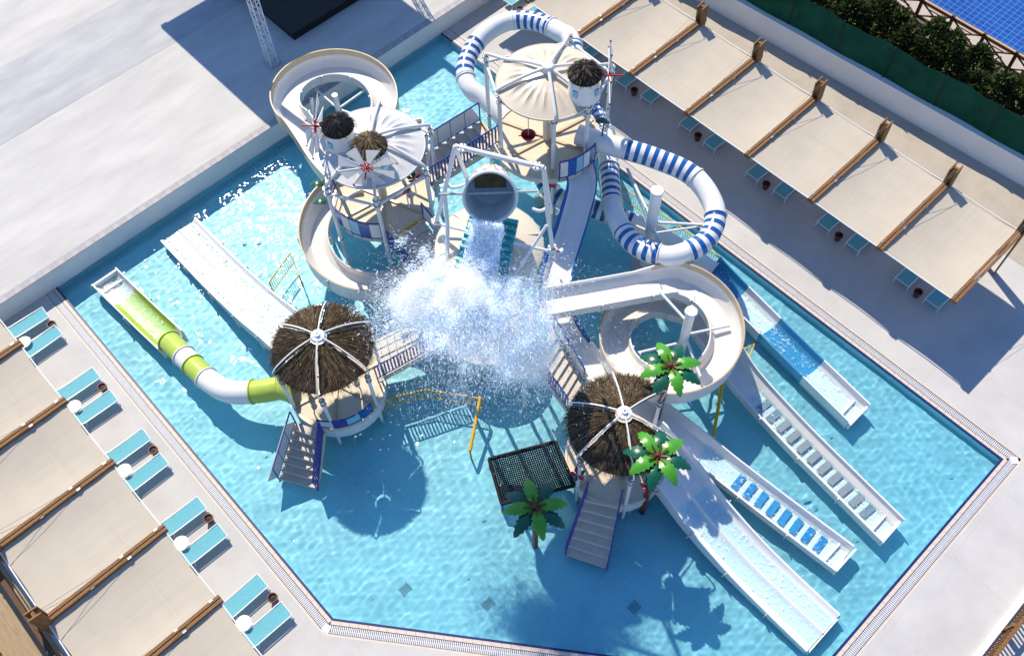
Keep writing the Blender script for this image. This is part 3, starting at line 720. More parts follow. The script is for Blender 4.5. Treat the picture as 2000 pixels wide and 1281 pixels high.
def disc_platform(t, c, R, z, mname='floor_cream', sectors=6, rot=0.0):
    for k in range(sectors):
        a0 = rot+6.2832*k/sectors+.012; a1 = rot+6.2832*(k+1)/sectors-.012
        poly = [(c[0]+.12*math.cos((a0+a1)/2),c[1]+.12*math.sin((a0+a1)/2))]+[(c[0]+R*math.cos(a0+(a1-a0)*i/8),c[1]+R*math.sin(a0+(a1-a0)*i/8)) for i in range(9)]
        m = MB(); m.prism(poly,z-.10,z); m.build('floor_panel',mname,t)
        e = Vector((math.cos(rot+6.2832*k/sectors),math.sin(rot+6.2832*k/sectors),0))
        m = MB(); m.bar(Vector((*c,z+.03))+e*.15, Vector((*c,z+.03))+e*R*.99, .10, .07); m.build('floor_beam','gelcoat_tan',t)
    m = MB(); m.lathe([(R-.02,-.16),(R+.06,-.16),(R+.06,.04),(R-.02,.04),(R-.02,-.16)],(*c,z),40); m.build('floor_rim','gelcoat_cream',t,40)
def bristles(mb, n, gen, L, W, mats=3):
    for i in range(n):
        p, d, nrm = gen(i); d = d.normalized(); s = d.cross(nrm).normalized()*W*random.uniform(.6,1.3); l = L*random.uniform(.6,1.3)
        e = p+d*l+nrm*random.gauss(0,.008)+s*random.gauss(0,.7); h = nrm*W*.8
        mi = random.choice((0,0,1,1,1,2))
        mb.add([p-s, p+s, e, p+h],[(0,2,3),(3,2,1),(0,1,2)],mi)

# ------------------------------------------------------------------ windmill tower (left) and high tower
def pleated_roof(t, c, R, z, h, matn, n=26, amp=.05):
    prof = 18; na = n*6; m = MB(); vs = []
    for j in range(na):
        a = 6.2832*j/na; k = j % 6
        for i in range(prof+1):
            u = i/prof; r = R*u
            pl = amp*max(0,1-abs(k-2)/1.6)*math.sin(min(1,max(0,(u-.38)/.5))*math.pi)*((j//6)%2 == 0 or .6)
            vs.append((c[0]+r*math.cos(a), c[1]+r*math.sin(a), z+h*(1-u**1.7)+pl))
    fs = []
    for j in range(na):
        for i in range(prof):
            q = (j*(prof+1)+i, ((j+1)%na)*(prof+1)+i, ((j+1)%na)*(prof+1)+i+1, j*(prof+1)+i+1)
            fs.append(q[1:] if i == 0 and False else q)
    m.add(vs,fs); m.build('roof_shell',matn,t,50)
    e = MB(); e.lathe([(R-.02,-.07),(R+.03,-.06),(R+.03,.015),(R-.02,.0)],(*c,z),60); e.build('roof_rim',matn,t,50)
def windmill(base, r, h, axis, label, capmat, spokes, wr, tail=True, tip=.5):
    base = Vector(base); ax = Vector((math.cos(axis),math.sin(axis),0)); t = thing('toy_windmill', label, 'windmill', base, 'toy windmills on the roofs')
    m = MB(); m.lathe([(0,0),(r*1.12,0),(r*1.1,.06),(r*.98,h*.6),(r*.92,h),(0,h)],base,28); body = m.build('body','gelcoat_white',t,40)
    for da in (-.6,.9):
        a = -.8+da; wv = Vector((math.cos(a),math.sin(a),0)); m = MB()
        R = Matrix((wv, Vector((-wv.y,wv.x,0)), Vector((0,0,1)))).transposed(); m.box(base+wv*r*1.03+Vector((0,0,h*.42)),(.05,.2,.26),rot=R); m.build('window','panel_sky',body)
    m = MB(); top = base+Vector((0,0,h-.02)); m.lathe([(0,.36),(r*.4,.30),(r*.85,.13),(r*1.12,-.08),(r*.95,-.06)],top,24); cap = m.build('cap','thatch_dark',t,60)
    b = MB()
    def gen(i):
        a = random.random()*6.2832; u = random.random()**.7; rr = r*1.1*u; z = .37*(1-u**1.8)+.015
        rad = Vector((math.cos(a),math.sin(a),0)); d = rad+Vector((0,0,-.75*u)); return top+rad*rr*.92+Vector((0,0,z)), d, Vector((0,0,1))
    bristles(b, 520, gen, .22, .018); b.build('thatch',capmat,cap)['kind'] = 'stuff'
    hub = base+ax*(r*1.1+.24)+Vector((0,0,h*.86)); side = Vector((-ax.y,ax.x,0)); up = Vector((0,0,1))
    pipe(t,'axle',[base+ax*r*.7+Vector((0,0,h*.86)), hub+ax*tip],.03,'white_metal' if not tail else 'red_paint')
    wheel = MB(); wheel.lathe([(0,-.05),(.06,-.05),(.06,.05),(0,.05)],hub,12); wh = wheel.build('hub','red_paint',t,40)
    tips = []
    for k in range(spokes):
        a = 6.2832*k/spokes+.2; d = side*math.cos(a)+up*math.sin(a); tips.append((d, hub+d*wr))
        m = MB(); m.tube([hub+d*.2, hub+d*wr],.022,6); m.build('spoke','white_metal',t,40)
        m = MB(); m.tube([hub, hub+d*.24],.026,6); m.build('spoke_socket','red_paint',t,40)
        m = MB(); m.box(hub+d*wr,(.05,.05,.05)); m.build('spoke_tip','bolt_dark',t)
    for k in range(spokes):
        d0, p0 = tips[k]; d1, p1 = tips[(k+1)%spokes]; a = hub+d0*.26+ax*.03; b2 = p0*.97+hub*.03; c2 = hub+d0*wr*.40+d1*wr*.55+ax*.05
        m = MB(); m.add([a,b2,c2,hub+(d0+d1)*.16+ax*.04],[(0,1,2,3)]); m.build('sail_cloth','sailcloth_white',t)
    return t
def tower(name, label, c, R, zf, zj, posts, roofR, roofz, roofh, roofmat, hubz, amp=.05):
    t = thing(name, label, 'play tower', (c[0],c[1],FLOOR)); disc_platform(t, c, R, zf, rot=.35)
    pipe(t,'centre_column',[(c[0],c[1],FLOOR),(c[0],c[1],hubz-.1)],.17,'gelcoat_cream',16)
    m = MB(); m.lathe([(.17,FLOOR+.5),(.24,FLOOR+.45),(.5,FLOOR+.02),(.5,FLOOR)],(*c,0),24); m.build('column_foot','gelcoat_cream',t,50)
    pleated_roof(t, c, roofR, roofz, roofh, roofmat, amp=amp)
    for k, (x, y) in enumerate(posts):
        e = (Vector((x,y,0))-Vector((*c,0))); pv = Vector((x,y,0))
        pipe(t,'post',[pv+Vector((0,0,FLOOR)), pv+Vector((0,0,zj))],.075)
        ins = Vector((*c,0))+e.normalized()*roofR*1.01
        pts = spline([pv+Vector((0,0,zj)), pv*.85+ins*.15+Vector((0,0,zj+.16)), Vector((*c,0)).lerp(ins,.98)+Vector((0,0,roofz+.10)), Vector((*c,0)).lerp(ins,.5)+Vector((0,0,roofz+roofh*.72+.13)), Vector((*c,0)).lerp(ins,.08)+Vector((0,0,hubz))],6)
        pipe(t,'roof_rib',pts,.06)
        for z in (zj,zj-.28,zf-.28): collar(t, pv+Vector((0,0,z)), .125)
    m = MB(); m.lathe([(0,.12),(.16,.12),(.2,.08),(.2,-.12),(.16,-.16),(0,-.16)],(*c,hubz),18); m.build('hub','frame_white',t,40)
    for k in range(len(posts)):
        (x0,y0),(x1,y1) = posts[k],posts[(k+1)%len(posts)]
        pipe(t,'ring_beam',[(x0,y0,zj-.28),(x1,y1,zj-.28)],.055)
    return t
CL = (7.0,10.85); CR = (9.95,16.5)
pl_ = [tuple(at(667,467,ZL-.28)[:2]), tuple(at(757.5,490,ZL-.28)[:2]), (8.95,11.6), (7.6,12.95), (5.5,12.4), (5.15,10.0)]
tower('windmill_tower','play tower with a pale pleated roof that carries two toy windmills', CL, 1.85, ZL, 4.85, pl_, 1.83, 5.05, .35, 'gelcoat_pale', 5.55, .075)
pr_ = [tuple(at(980,300,ZR-.28)[:2]), tuple(at(1080,340,ZR-.28)[:2]), tuple(at(1142,322,ZR-.28)[:2]), (10.9,18.7), (8.8,18.75), tuple(at(955,225,ZR-.28)[:2])]
tower('high_tower','tall play tower with a cream pleated roof under white ribs', CR, 1.95, ZR, 6.1, pr_, 1.78, 6.3, .42, 'gelcoat_cream', 6.92, .07)
lf_ = math.radians(-135+1.5); frt = math.radians(-45); rgt = math.radians(45)
windmill(at(669,283,5.12), .50, 1.0, math.radians(-140), 'toy windmill with a black cap and its wheel turned to the terrace wall', ['thatch_dark','thatch_grey','thatch_dark'], 8, 1.1)
windmill(at(729,322,5.1), .56, 1.02, frt, 'toy windmill with a tan cap and its wheel facing the tipping bucket', ['thatch_light','thatch','thatch_light'], 8, 1.05)
windmill(at(1140,184,6.38), .52, 1.0, rgt, 'toy windmill on the cream roof with its wheel toward the sail row', ['thatch_grey','thatch_dark','thatch_light'], 8, 1.1)

# curved guard rails with coloured panels
def arc_c(c, R, a0, a1, z, n=10): return arc(c, R, a0, a1, z, z, n)
railing('curved guard rail with blue and white panels on the windmill tower front', arc_c(CL,1.95,-98,-40,ZL), 1.0, 'panel', panels=('gelcoat_blue','panel_white','panel_sky','gelcoat_blue','panel_white'))
railing('curved blue guard rail on the windmill tower facing the sparkling water', arc_c(CL,1.95,-150,-100,ZL), 1.0, 'wire')
railing('curved guard rail with clear and blue panels on the high tower', arc_c(CR,2.05,-32,12,ZR), 1.0, 'panel', panels=('panel_white','gelcoat_blue','panel_sky','panel_white','gelcoat_blue'))
railing('curved blue guard rail at the back of the high tower', arc_c(CR,2.05,30,80,ZR), 1.0, 'wire')

# stairs between the towers
sb0, sb1 = at(806,318,ZL), at(842,362,ZL); st0, st1 = at(938,238,ZR), at(975,280,ZR)
stairs('tower_stairs','beige stair rising from the windmill tower to the high tower', sb0, sb1, st0, st1, 8)
railing('long blue rail with white panels along the outer side of the tower stair', [sb0, st0], 1.0, 'panel', panels=('panel_white',)*5)
railing('blue slatted rail along the inner side of the tower stair', [sb1, st1], .95, 'slat')
cb0, cb1 = at(838,560,ZC), at(893,520,ZC); ct0, ct1 = at(779,458,ZL), at(824,428,ZL)
stairs('landing_stairs','beige stair going down from the windmill tower toward the splash', cb0, cb1, ct0, ct1, 5)
railing('blue slatted rail on the stair from the windmill tower to the splash', [at(762,482,ZL), cb0+Vector((-.1,-.1,0))], .95, 'slat', 'rail_blue', gap=.11)
railing('white panel rail on the stair beside the tipping bucket frame', [ct1+Vector((.05,.05,0)), ct1.lerp(cb1,.8)+Vector((.08,.1,0))], .95, 'panel', panels=('panel_white','panel_white'))
for nm, a, b in (('yellow nosing strip at the head of the splash stair', ct0, ct1), ('yellow nosing strip at the head of the tower stair', st0, st1)):
    y_ = thing('nosing_strip', nm, 'edge strip', a); m = MB(); m.bar(a+Vector((0,0,.03)), b+Vector((0,0,.03)), .07, .05); m.build('strip','rail_yellow',y_)
# ------------------------------------------------------------------ middle landing, splash roof, tipping bucket
CC = (13.5,10.15)
md = thing('middle_landing','round beige landing beneath the splash with stairs on each side','platform',(*CC,FLOOR))
disc_platform(md, CC, 1.55, ZC, 'tread', 6, .2); pipe(md,'centre_column',[(*CC,FLOOR),(*CC,ZC-.1)],.2,'gelcoat_cream',14)
for a in range(0,360,60):
    pipe(md,'post',[(CC[0]+1.4*math.cos(math.radians(a)),CC[1]+1.4*math.sin(math.radians(a)),z) for z in (FLOOR,ZC-.1)],.07)
RZ = 8.4; RC = tuple(at(955,478,RZ)[:2])
sr = thing('splash_roof','cream shallow cone roof under the tipping bucket with a teal board','roof',(*RC,RZ))
m = MB(); m.lathe([(0,.34),(.6,.27),(1.1,.13),(1.5,-.02),(1.55,-.10),(1.48,-.10),(1.0,.05),(0,.26)],(*RC,RZ),56); m.build('roof_shell','gelcoat_cream',sr,40)
for k in range(5):
    a = math.radians(0+60*k); p = Vector((RC[0]+1.32*math.cos(a),RC[1]+1.32*math.sin(a),0)); pipe(sr,'post',[p+Vector((0,0,FLOOR)),p+Vector((0,0,RZ))],.07)
    e = MB(); e.bar(Vector((*RC,RZ+.34)), Vector((RC[0]+1.48*math.cos(a),RC[1]+1.48*math.sin(a),RZ+.03)), .05,.04); e.build('roof_seam','gelcoat_cream',sr)
# two skirts at the front edge, their white painted in for sunlit cream gelcoat
for a0, a1 in ((-150,-95),(-55,5)):
    m = MB(); m.lathe([(1.56,-.02),(1.61,-.5),(1.58,-.5),(1.54,-.06)],(*RC,RZ),14,a0=math.radians(a0),a1=math.radians(a1)); m.build('sunlit_skirt','gelcoat_white',sr,40)
q = [at(920,412,9.1), at(1013,430,9.1), at(988,552,8.45), at(886,524,8.45)]
bo = thing('splash_board','ribbed teal board that catches the bucket water','splash board',q[3])
nrm = (q[1]-q[0]).cross(q[3]-q[0]).normalized()*-1
if nrm.z < 0: nrm = -nrm
m = MB(); m.add(q+[p-nrm*.06 for p in q],[(0,1,2,3),(7,6,5,4),(0,4,5,1),(1,5,6,2),(2,6,7,3),(3,7,4,0)]); m.build('board','teal_board',bo)
for i in range(9):
    f = (i+.5)/9; m = MB(); m.bar(q[0].lerp(q[3],f)+nrm*.04, q[1].lerp(q[2],f)+nrm*.04, .09, .07); m.build('board_rib','teal_board',bo)
fr_ = thing('bucket_frame','white pipe frame carrying the tipping bucket above the splash roof','pipe frame',(*RC,RZ))
BZ = 11.9; tl, tr_ = at(889,286,BZ), at(1062,328,BZ)
pipe(fr_,'top_beam',[tl,tr_],.07); 
lk, rk_ = at(868,375,10.10), at(1070,420,10.00)
for nm_, pts in (('leg',[tl, lk, at(851,436,8.80)]),('leg',[lk, at(874,440,9.20), at(873,520,8.30)]),('leg',[tr_, rk_, at(1080,490,8.70)]),('brace',[at(1068,440,9.70), at(1000,545,8.30)]),('leg',[tl, tl+Vector((-.5,.8,-3.0))]),('leg',[tr_, tr_+Vector((-.5,.8,-3.0))]),
    ('brace',[at(851,436,8.80),at(915,452,8.90)]),('brace',[at(1003,475,8.95),at(1080,492,8.70)]),('side_ring',[at(868,352,10.35),at(882,366,10.35),at(905,362,10.35),at(915,350,10.40)]),('side_ring',[at(1040,408,10.10),at(1056,412,10.10),at(1072,402,10.10),at(1066,392,10.20)])):
    pipe(fr_,nm_,spline(pts,5) if nm_ == 'side_ring' else pts,.06 if nm_ == 'leg' else .045)
for p in (tl+(tr_-tl)*.08, tr_+(tl-tr_)*.08, at(851,432,8.85), at(1079,484,8.80)):
    collar(fr_, p, .13)
BC = at(957,386,10.5); bax = Vector((.62,-.56,.50)).normalized(); bx_ = Vector((0,0,1)).cross(bax).normalized(); by_ = bax.cross(bx_)
bk = thing('tipping_bucket','big round tipping bucket with painted flowers, pouring onto the teal board','water bucket',BC)
def bpt(r, a, s): return BC+bx_*r*math.cos(a)+by_*r*math.sin(a)+bax*s
BR = .71; prof = [(BR,0),(BR+.03,-.03),(BR+.02,-.10),(.68,-.12),(.61,-.8),(.55,-1.08),(.35,-1.18),(0,-1.22)]
m = MB(); n = 40
for r, s in prof: m.v += [tuple(bpt(r,6.2832*k/n,s)) for k in range(n)]
for j in range(len(prof)-1):
    for k in range(n): m.f.append((j*n+k,j*n+(k+1)%n,(j+1)*n+(k+1)%n,(j+1)*n+k)); m.m.append(0)
barrel = m.build('barrel','gelcoat_white',bk,40)
m = MB(); prof = [(BR,0),(BR-.05,-.02),(.62,-.45),(.55,-.95),(.38,-1.05),(0,-1.07)]
for r, s in prof: m.v += [tuple(bpt(r,6.2832*k/n,s)) for k in range(n)]
for j in range(len(prof)-1):
    for k in range(n): m.f.append((j*n+k,(j+1)*n+k,(j+1)*n+(k+1)%n,j*n+(k+1)%n)); m.m.append(0)
m.build('inner_shell','bucket_inside',bk,50)
m = MB(); m.box(BC-bax*.80+by_*.2,(.85,.42,.12),rot=Matrix((bx_,by_,bax)).transposed()); m.build('ballast_box','algae_brown',bk)
pipe(bk,'pivot_bar',[BC-bx_*1.35-bax*.35,BC+bx_*1.25-bax*.35],.035,'grey_metal')
mat('petal_pink', (.62,.16,.26), .5, .4)
# painted flowers on the barrel
for (a, s, k) in ((1.75,-.35,0),(1.25,-.4,1),(.95,-.7,2),(2.2,-.6,3),(1.5,-.85,4)):
    rr = .68+(.61-.68)*(-s-.12)/.68+.008; c0 = bpt(rr,a,s); nr = (bx_*math.cos(a)+by_*math.sin(a)); tg = bx_*-math.sin(a)+by_*math.cos(a)
    fl = MB()
    for p in range(5):
        w = 6.2832*p/5+k; d = tg*math.cos(w)+bax*math.sin(w); e = tg*-math.sin(w)+bax*math.cos(w)
        fl.add([c0,c0+d*.045+e*.03,c0+d*.08,c0+d*.045-e*.03],[(0,1,2,3)])
    fl.build('painted_flower','petal_pink',barrel)
    for w in (k+.5,k+2.4,k+4.0):
        d = tg*math.cos(w)+bax*math.sin(w); e = tg*-math.sin(w)+bax*math.cos(w); o_ = c0+d*.12+nr*.002
        lf2 = MB(); lf2.add([o_,o_+d*.09+e*.03,o_+d*.2,o_+d*.09-e*.03],[(0,1,2,3)]); lf2.build('painted_leaf','palm_bright',barrel)

# ------------------------------------------------------------------ bridges and stair to the huts
b0, b1, b2, b3 = at(726,668,ZH), at(738,742,ZH), at(872,668,ZC), at(852,606,ZC)
br_ = thing('hut_bridge','beige bridge from the round thatch hut to the splash landing','bridge',b0)
nb = 9
for i in range(nb):
    f0, f1 = i/nb+.004, (i+1)/nb-.004; qq = [b0.lerp(b3,f0),b1.lerp(b2,f0),b1.lerp(b2,f1),b0.lerp(b3,f1)]
    m = MB(); m.add(qq+[p-Vector((0,0,.08)) for p in qq],[(0,1,2,3),(7,6,5,4),(0,4,5,1),(1,5,6,2),(2,6,7,3),(3,7,4,0)]); m.build('deck_plank','tread',br_)
for a, b in ((b0,b3),(b1,b2)):
    m = MB(); m.bar(a-Vector((0,0,.16)), b-Vector((0,0,.16)), .06, .16); m.build('bridge_beam','gelcoat_cream',br_)
railing('blue slatted rail on the pool side of the hut bridge', [b1,b2], .9, 'slat', gap=.12)
railing('blue rail on the slide side of the hut bridge', [b0,b3], .9, 'wire')
H2 = (19.93,9.9)
s0, s1, s2, s3 = at(1108,800,ZH), at(1140,745,ZH), at(1082,645,ZC+.35), at(1040,705,ZC+.35)
stairs('hut_stairs','pale stair from the splash landing to the thatch hut with the net', s0, s1, s3, s2, 7)
railing('blue slatted rail over the dark water on the stair to the netted hut', [s3,s0], .9, 'slat', 'rail_blue', gap=.13)
railing('blue rail with white panels beside the curved flume on the hut stair', [s2,s1], .9, 'panel', panels=('panel_white',)*4)

# ------------------------------------------------------------------ thatch huts
def hut(name, label, c, hubz, R, zf, rot, skip, stair_lab, b0, b1, t0, t1, posts_a, railm):
    t = thing(name, label, 'thatch hut', (c[0],c[1],FLOOR)); drop = .72; c3 = Vector((*c,0))
    disc_platform(t, c, 1.62, zf, 'floor_cream', 6, rot)
    m = MB(); m.lathe([(1.60,-.1),(1.66,-.1),(1.62,-.75),(1.56,-.75),(1.60,-.1)],(*c,zf),40); m.build('deck_drum','gelcoat_white',t,40)
    pipe(t,'centre_column',[(*c,FLOOR),(*c,zf-.1)],.18,'gelcoat_cream',14)
    for k in range(6):
        a0 = rot+6.2832*k/6; e = Vector((math.cos(a0),math.sin(a0),0)); pv = c3+e*1.62
        pipe(t,'post',[pv+Vector((0,0,FLOOR)), pv+Vector((0,0,hubz-1.35))],.06); collar(t,pv+Vector((0,0,hubz-1.35)),.10); collar(t,pv+Vector((0,0,hubz-1.6)),.10)
        pts = spline([pv+Vector((0,0,hubz-1.35)), c3+e*(R+.03)+Vector((0,0,hubz-drop+.0)), c3+e*R*.55+Vector((0,0,hubz-.18)), c3+e*.1+Vector((0,0,hubz+.04))],6)
        pipe(t,'roof_rib',pts,.025,'gelcoat_white',8)
        if k in skip: continue
        # thatch sector: sloping base plus straws
        A0, A1 = a0+.025, a0+6.2832/6-.025; base = MB(); vs = []; nr, na = 8, 10
        def zz(u): return hubz-.10-(drop)*(u**1.5)
        for i in range(nr+1):
            for j in range(na+1):
                u = .16+.84*i/nr; a = A0+(A1-A0)*j/na; vs.append((c[0]+R*u*math.cos(a)*.97, c[1]+R*u*math.sin(a)*.97, zz(u)))
        base.add(vs,[(i*(na+1)+j,i*(na+1)+j+1,(i+1)*(na+1)+j+1,(i+1)*(na+1)+j) for i in range(nr) for j in range(na)]); so = base.build('roof_panel','thatch_dark',t,60)
        b = MB()
        def gen(i):
            u = math.sqrt(random.uniform(.03,.86)); a = random.uniform(A0,A1); rad = Vector((math.cos(a),math.sin(a),0)); tg = Vector((-rad.y,rad.x,0))
            d = rad+Vector((0,0,-drop*1.5*u**.5/R*.85))+tg*(random.gauss(0,.06)+.06*math.sin(u*7+a*5)); nr_ = (rad*drop*1.5/R*.85+Vector((0,0,1))).normalized()
            return c3+rad*R*u+Vector((0,0,zz(u)+random.uniform(.0,.05))), d, nr_
        bristles(b, 1900, gen, .30, .009); b.build('thatch',['thatch_dark','thatch','thatch_light'],so)['kind'] = 'stuff'
    m = MB(); m.lathe([(.24,-.06),(.22,.02),(.10,.05),(.085,.12),(.04,.12),(.04,0)],(*c,hubz),20); m.build('hub','gelcoat_white',t,40)
    stairs('pool_stairs', stair_lab, b0, b1, t0, t1, 7)
    return t
H1 = (11.46,4.95)
u0, u1, v0, v1 = at(547,938,-.1), at(620,957,-.1), at(578,826,ZH), at(632,845,ZH)
hut('thatch_hut','round brown thatch hut beside the lime tube slide', H1, 4.6, 1.68, ZH, .31, (), 'beige stair from the pool up to the hut with the lime slide', u0,u1,v0,v1,None,None)
railing('blue rail with white panels on the lime slide hut stair', [u0+Vector((-.05,0,.05)), v0], .9, 'panel', panels=('panel_white','panel_white','panel_white'))
railing('violet slatted rail on the lime slide hut stair', [u1+Vector((.05,0,.05)), v1], .9, 'slat', 'rail_violet', gap=.13)
railing('curved blue rail with violet and sky panels on the lime slide hut', arc_c(H1,1.66,-58,8,ZH), .62, 'panel', panels=('panel_white','rail_violet','panel_sky','gelcoat_blue'))
w0, w1, x0_, x1_ = at(1106,1086,-.1), at(1182,1112,-.1), at(1146,962,ZH), at(1212,976,ZH)
hut('thatch_hut','round thatch hut with one bay left open, beside the rope net', H2, 4.6, 1.72, ZH, .42, (0,), 'pale stair from the pool up to the hut with the rope net', w0,w1,x0_,x1_,None,None)
railing('violet rail on the net side of the pale hut stair', [w0+Vector((-.05,0,.05)), x0_], .9, 'wire', 'rail_violet')
railing('violet rail on the slide side of the pale hut stair', [w1+Vector((.05,0,.05)), x1_], .9, 'wire', 'rail_violet')

# ------------------------------------------------------------------ slides
def loopmat(j, u): return 2 if j in (6,7) and False else (1 if j in (6,) else 0)
# curling flume from the windmill tower
def Uband(w, hl, hr): # right of travel is the high outer side
    return [(-w-.05,hl),(-w,hl),(-w+.04,.14),(-w+.2,0),(w-.25,0),(w-.06,.2),(w,hr*.62),(w+.02,hr),(w+.07,hr),(w+.05,-.07),(-w-.02,-.07)]
def bandmat(j, u): return 1 if j in (6,7,8) else (0)
def mirror(p): return [(-a,b) for a,b in p][::-1]
s1_ = thing('curling_flume','cream open flume curling over the terrace wall behind the windmill tower','water slide',(1.65,12.7,0))
c1 = (1.65,12.72)
pth = spline([(5.2,10.2,2.25),(4.2,10.3,2.24),(3.1,10.55,2.2)]+arc(c1,1.93,276,-25,2.13,1.15,20)+[(4.1,11.0,.8),(5.0,10.6,.5)],4)
flume(s1_, pth, mirror(Uband(.5,.38,.72)), ['gelcoat','gelcoat_tan'], lambda j,u: 1 if j in (1,2,3) else 0)
pipe(s1_,'support_mast',[(*c1,FLOOR),(*c1,2.3)],.12,'gelcoat_white',14)
for a in (180,90,20): pipe(s1_,'support_arm',[(*c1,1.5),(c1[0]+1.5*math.cos(math.radians(a)),c1[1]+1.5*math.sin(math.radians(a)),1.55)],.05)
# wide flume round the foot of the windmill tower
s2_ = thing('ring_flume','cream open flume ringing the water below the windmill tower','water slide',(7.6,9.7,0)); c2 = (7.6,9.65)
pth = arc(c2,2.05,148,372,2.02,.72,30)
flume(s2_, pth, Uband(.46,.40,.74), ['gelcoat','gelcoat_tan'], lambda j,u: 1 if j in (6,7) else 0)
for a in (200,260,320): pipe(s2_,'support_post',[(c2[0]+2.05*math.cos(math.radians(a)),c2[1]+2.05*math.sin(math.radians(a)),z) for z in (FLOOR,1.0)],.08)
# spiral flume to the grey-pad trough
s3_ = thing('spiral_flume','cream spiral flume winding round a mast, ending in the trough with grey pads','water slide',(18.3,14.2,0)); c3_ = (18.3,14.2)
end3 = [(20.2,15.52,.55),(21.4,15.36,.28),(23.5,15.13,.10),(25.5,14.93,.07),(27.6,14.72,.05)]
pth = spline([at(1068,598,2.45), at(1170,580,2.4)]+arc(c3_,1.85,148,-215,2.33,1.0,26)[1:]+arc(c3_,1.8,-232,-262,.93,.8,2)[1:]+[Vector(p) for p in end3],3)
def mixprof(u):
    h = .36+.34*min(1,max(0,(u-.12)/.06))-.28*min(1,max(0,(u-.68)/.06)); return mirror(Uband(.50,.36,h))
flume(s3_, pth, mixprof, ['gelcoat','gelcoat_tan','gelcoat_white'], lambda j,u: (1 if j in (2,3) and .14 < u < .66 else 0))
m2 = (18.72,14.45); pipe(s3_,'support_mast',[(*m2,FLOOR),(*m2,3.7)],.16,'gelcoat_white',18)
m = MB(); m.lathe([(0,.06),(.2,.06),(.22,0),(0,0)],(*m2,3.7),18); m.build('mast_cap','gelcoat_white',s3_,40)
for a, z, L in ((170,3.0,1.5),(60,2.2,1.6),(-30,2.2,1.6),(-120,1.7,1.6),(120,2.4,1.5)):
    pipe(s3_,'support_arm',[(*m2,z),(m2[0]+L*math.cos(math.radians(a)),m2[1]+L*math.sin(math.radians(a)),z-.05)],.05)
def pads(t, p0, p1, n, w, mname, z=.085):
    p0, p1 = Vector(p0), Vector(p1); L = (p1-p0).length; rz = math.atan2((p1-p0).y,(p1-p0).x)
    for i in range(n):
        p = p0.lerp(p1,(i+.5)/n); m = MB(); m.box((p.x,p.y,p.z+.035),(L/n*.52,w,.02),rz); m.build('floor_pad',mname,t)
def endbox(t, x, y, w, z=.05, m_='gelcoat_white', sg=1):
    m = MB(); m.box((x,y,z+.1),(.08,w*2+.08,.30)); m.build('end_wall',m_,t)
    m = MB(); m.box((x-.45*sg,y,z+.05),(.06,w*2-.1,.12)); m.build('cross_lip',m_,t)
pads(s3_, (21.7,15.33,.22), (26.9,14.79,.06), 11, .54, 'pad_grey'); endbox(s3_, 27.6,14.7,.47); water_film(s3_,[(21.4,15.36,.28),(23.5,15.13,.10),(25.5,14.93,.07),(27.5,14.73,.05)],.44,.04,'foam_light')
# long flume from the high tower to the blue-pad trough
s4_ = thing('wave_flume','long white flume with blue edges from the high tower to the blue-pad trough','water slide',(12,14,0))
pth = spline([at(1126,318,3.32), at(1136,368,3.0), at(1121,432,2.5), at(1106,480,2.2), at(1088,540,1.9), at(1084,600,1.6), at(1108,660,1.35), at(1160,722,1.15), at(1222,772,.95), (20.18,12.12,.75),(21.6,12.34,.45),(22.6,12.47,.24),(24.5,12.66,.1),(27.1,12.9,.05)],6)
flume(s4_, pth, lambda u: U(.50,.34,.34) , ['gelcoat_white','gelcoat_blue'], lambda j,u: 1 if (j in (0,9) and u < .24) or (j in (6,7,5) and .03 < u < .30) or (j in (0,1,9) and .26<u<.40) else 0)
pads(s4_, (22.9,12.5,.2), (26.5,12.84,.06), 8, .58, 'pad_blue'); endbox(s4_,27.15,12.9,.5); water_film(s4_,[(21.6,12.34,.45),(22.6,12.47,.24),(24.5,12.66,.1),(27,12.89,.05)],.48,.045,'foam_light')
for p in (at(1136,368,3.0), at(1106,480,2.2), at(1084,600,1.6), at(1225,775,.98)): pipe(s4_,'support_post',[(p.x,p.y,FLOOR),(p.x,p.y,p.z-.05)],.08)
# double slides
def U2(w, h, bot=-.3):
    return [(-w-.06,h),(-w,h),(-w+.05,.1),(-w+.18,0),(-.16,0),(-.06,.05),(0,.11),(.06,.05),(.16,0),(w-.18,0),(w-.05,.1),(w,h),(w+.06,h),(w+.05,bot),(-w-.05,bot)]
s5_ = thing('double_slide','wide white two-lane slide from the netted hut to the near pool corner','water slide',(24,10.5,0))
pth = spline([(20.2,10.95,1.25),(21.0,10.93,1.2),(21.9,10.85,.95),(23.1,10.76,.5),(24.9,10.67,.18),(26.4,10.65,.08),(28.05,10.63,.05)],7)
flume(s5_, pth, lambda u: U2(.76,.42-.26*min(1,u*1.2)), ['gelcoat_white'], None); water_film(s5_, pth[18:], .70,.04,'foam_light')
m = MB(); m.box((28.09,10.63,.0),(.05,1.6,.2)); m.build('end_wall','gelcoat_white',s5_)
s6_ = thing('double_slide','wide white two-lane slide from the lime slide hut toward the terrace wall','water slide',(5,4.9,0))
pth = spline([(9.9,4.95,1.25),(9.2,4.93,1.22),(8.2,4.9,1.08),(6.6,4.86,.58),(4.6,4.85,.2),(3,4.85,.09),(1.08,4.85,.05)],7)
flume(s6_, pth, lambda u: U2(.76,.42-.26*min(1,u*1.2)), ['gelcoat_white'], None); water_film(s6_, pth[6:], .70,.04,'foam_heavy')
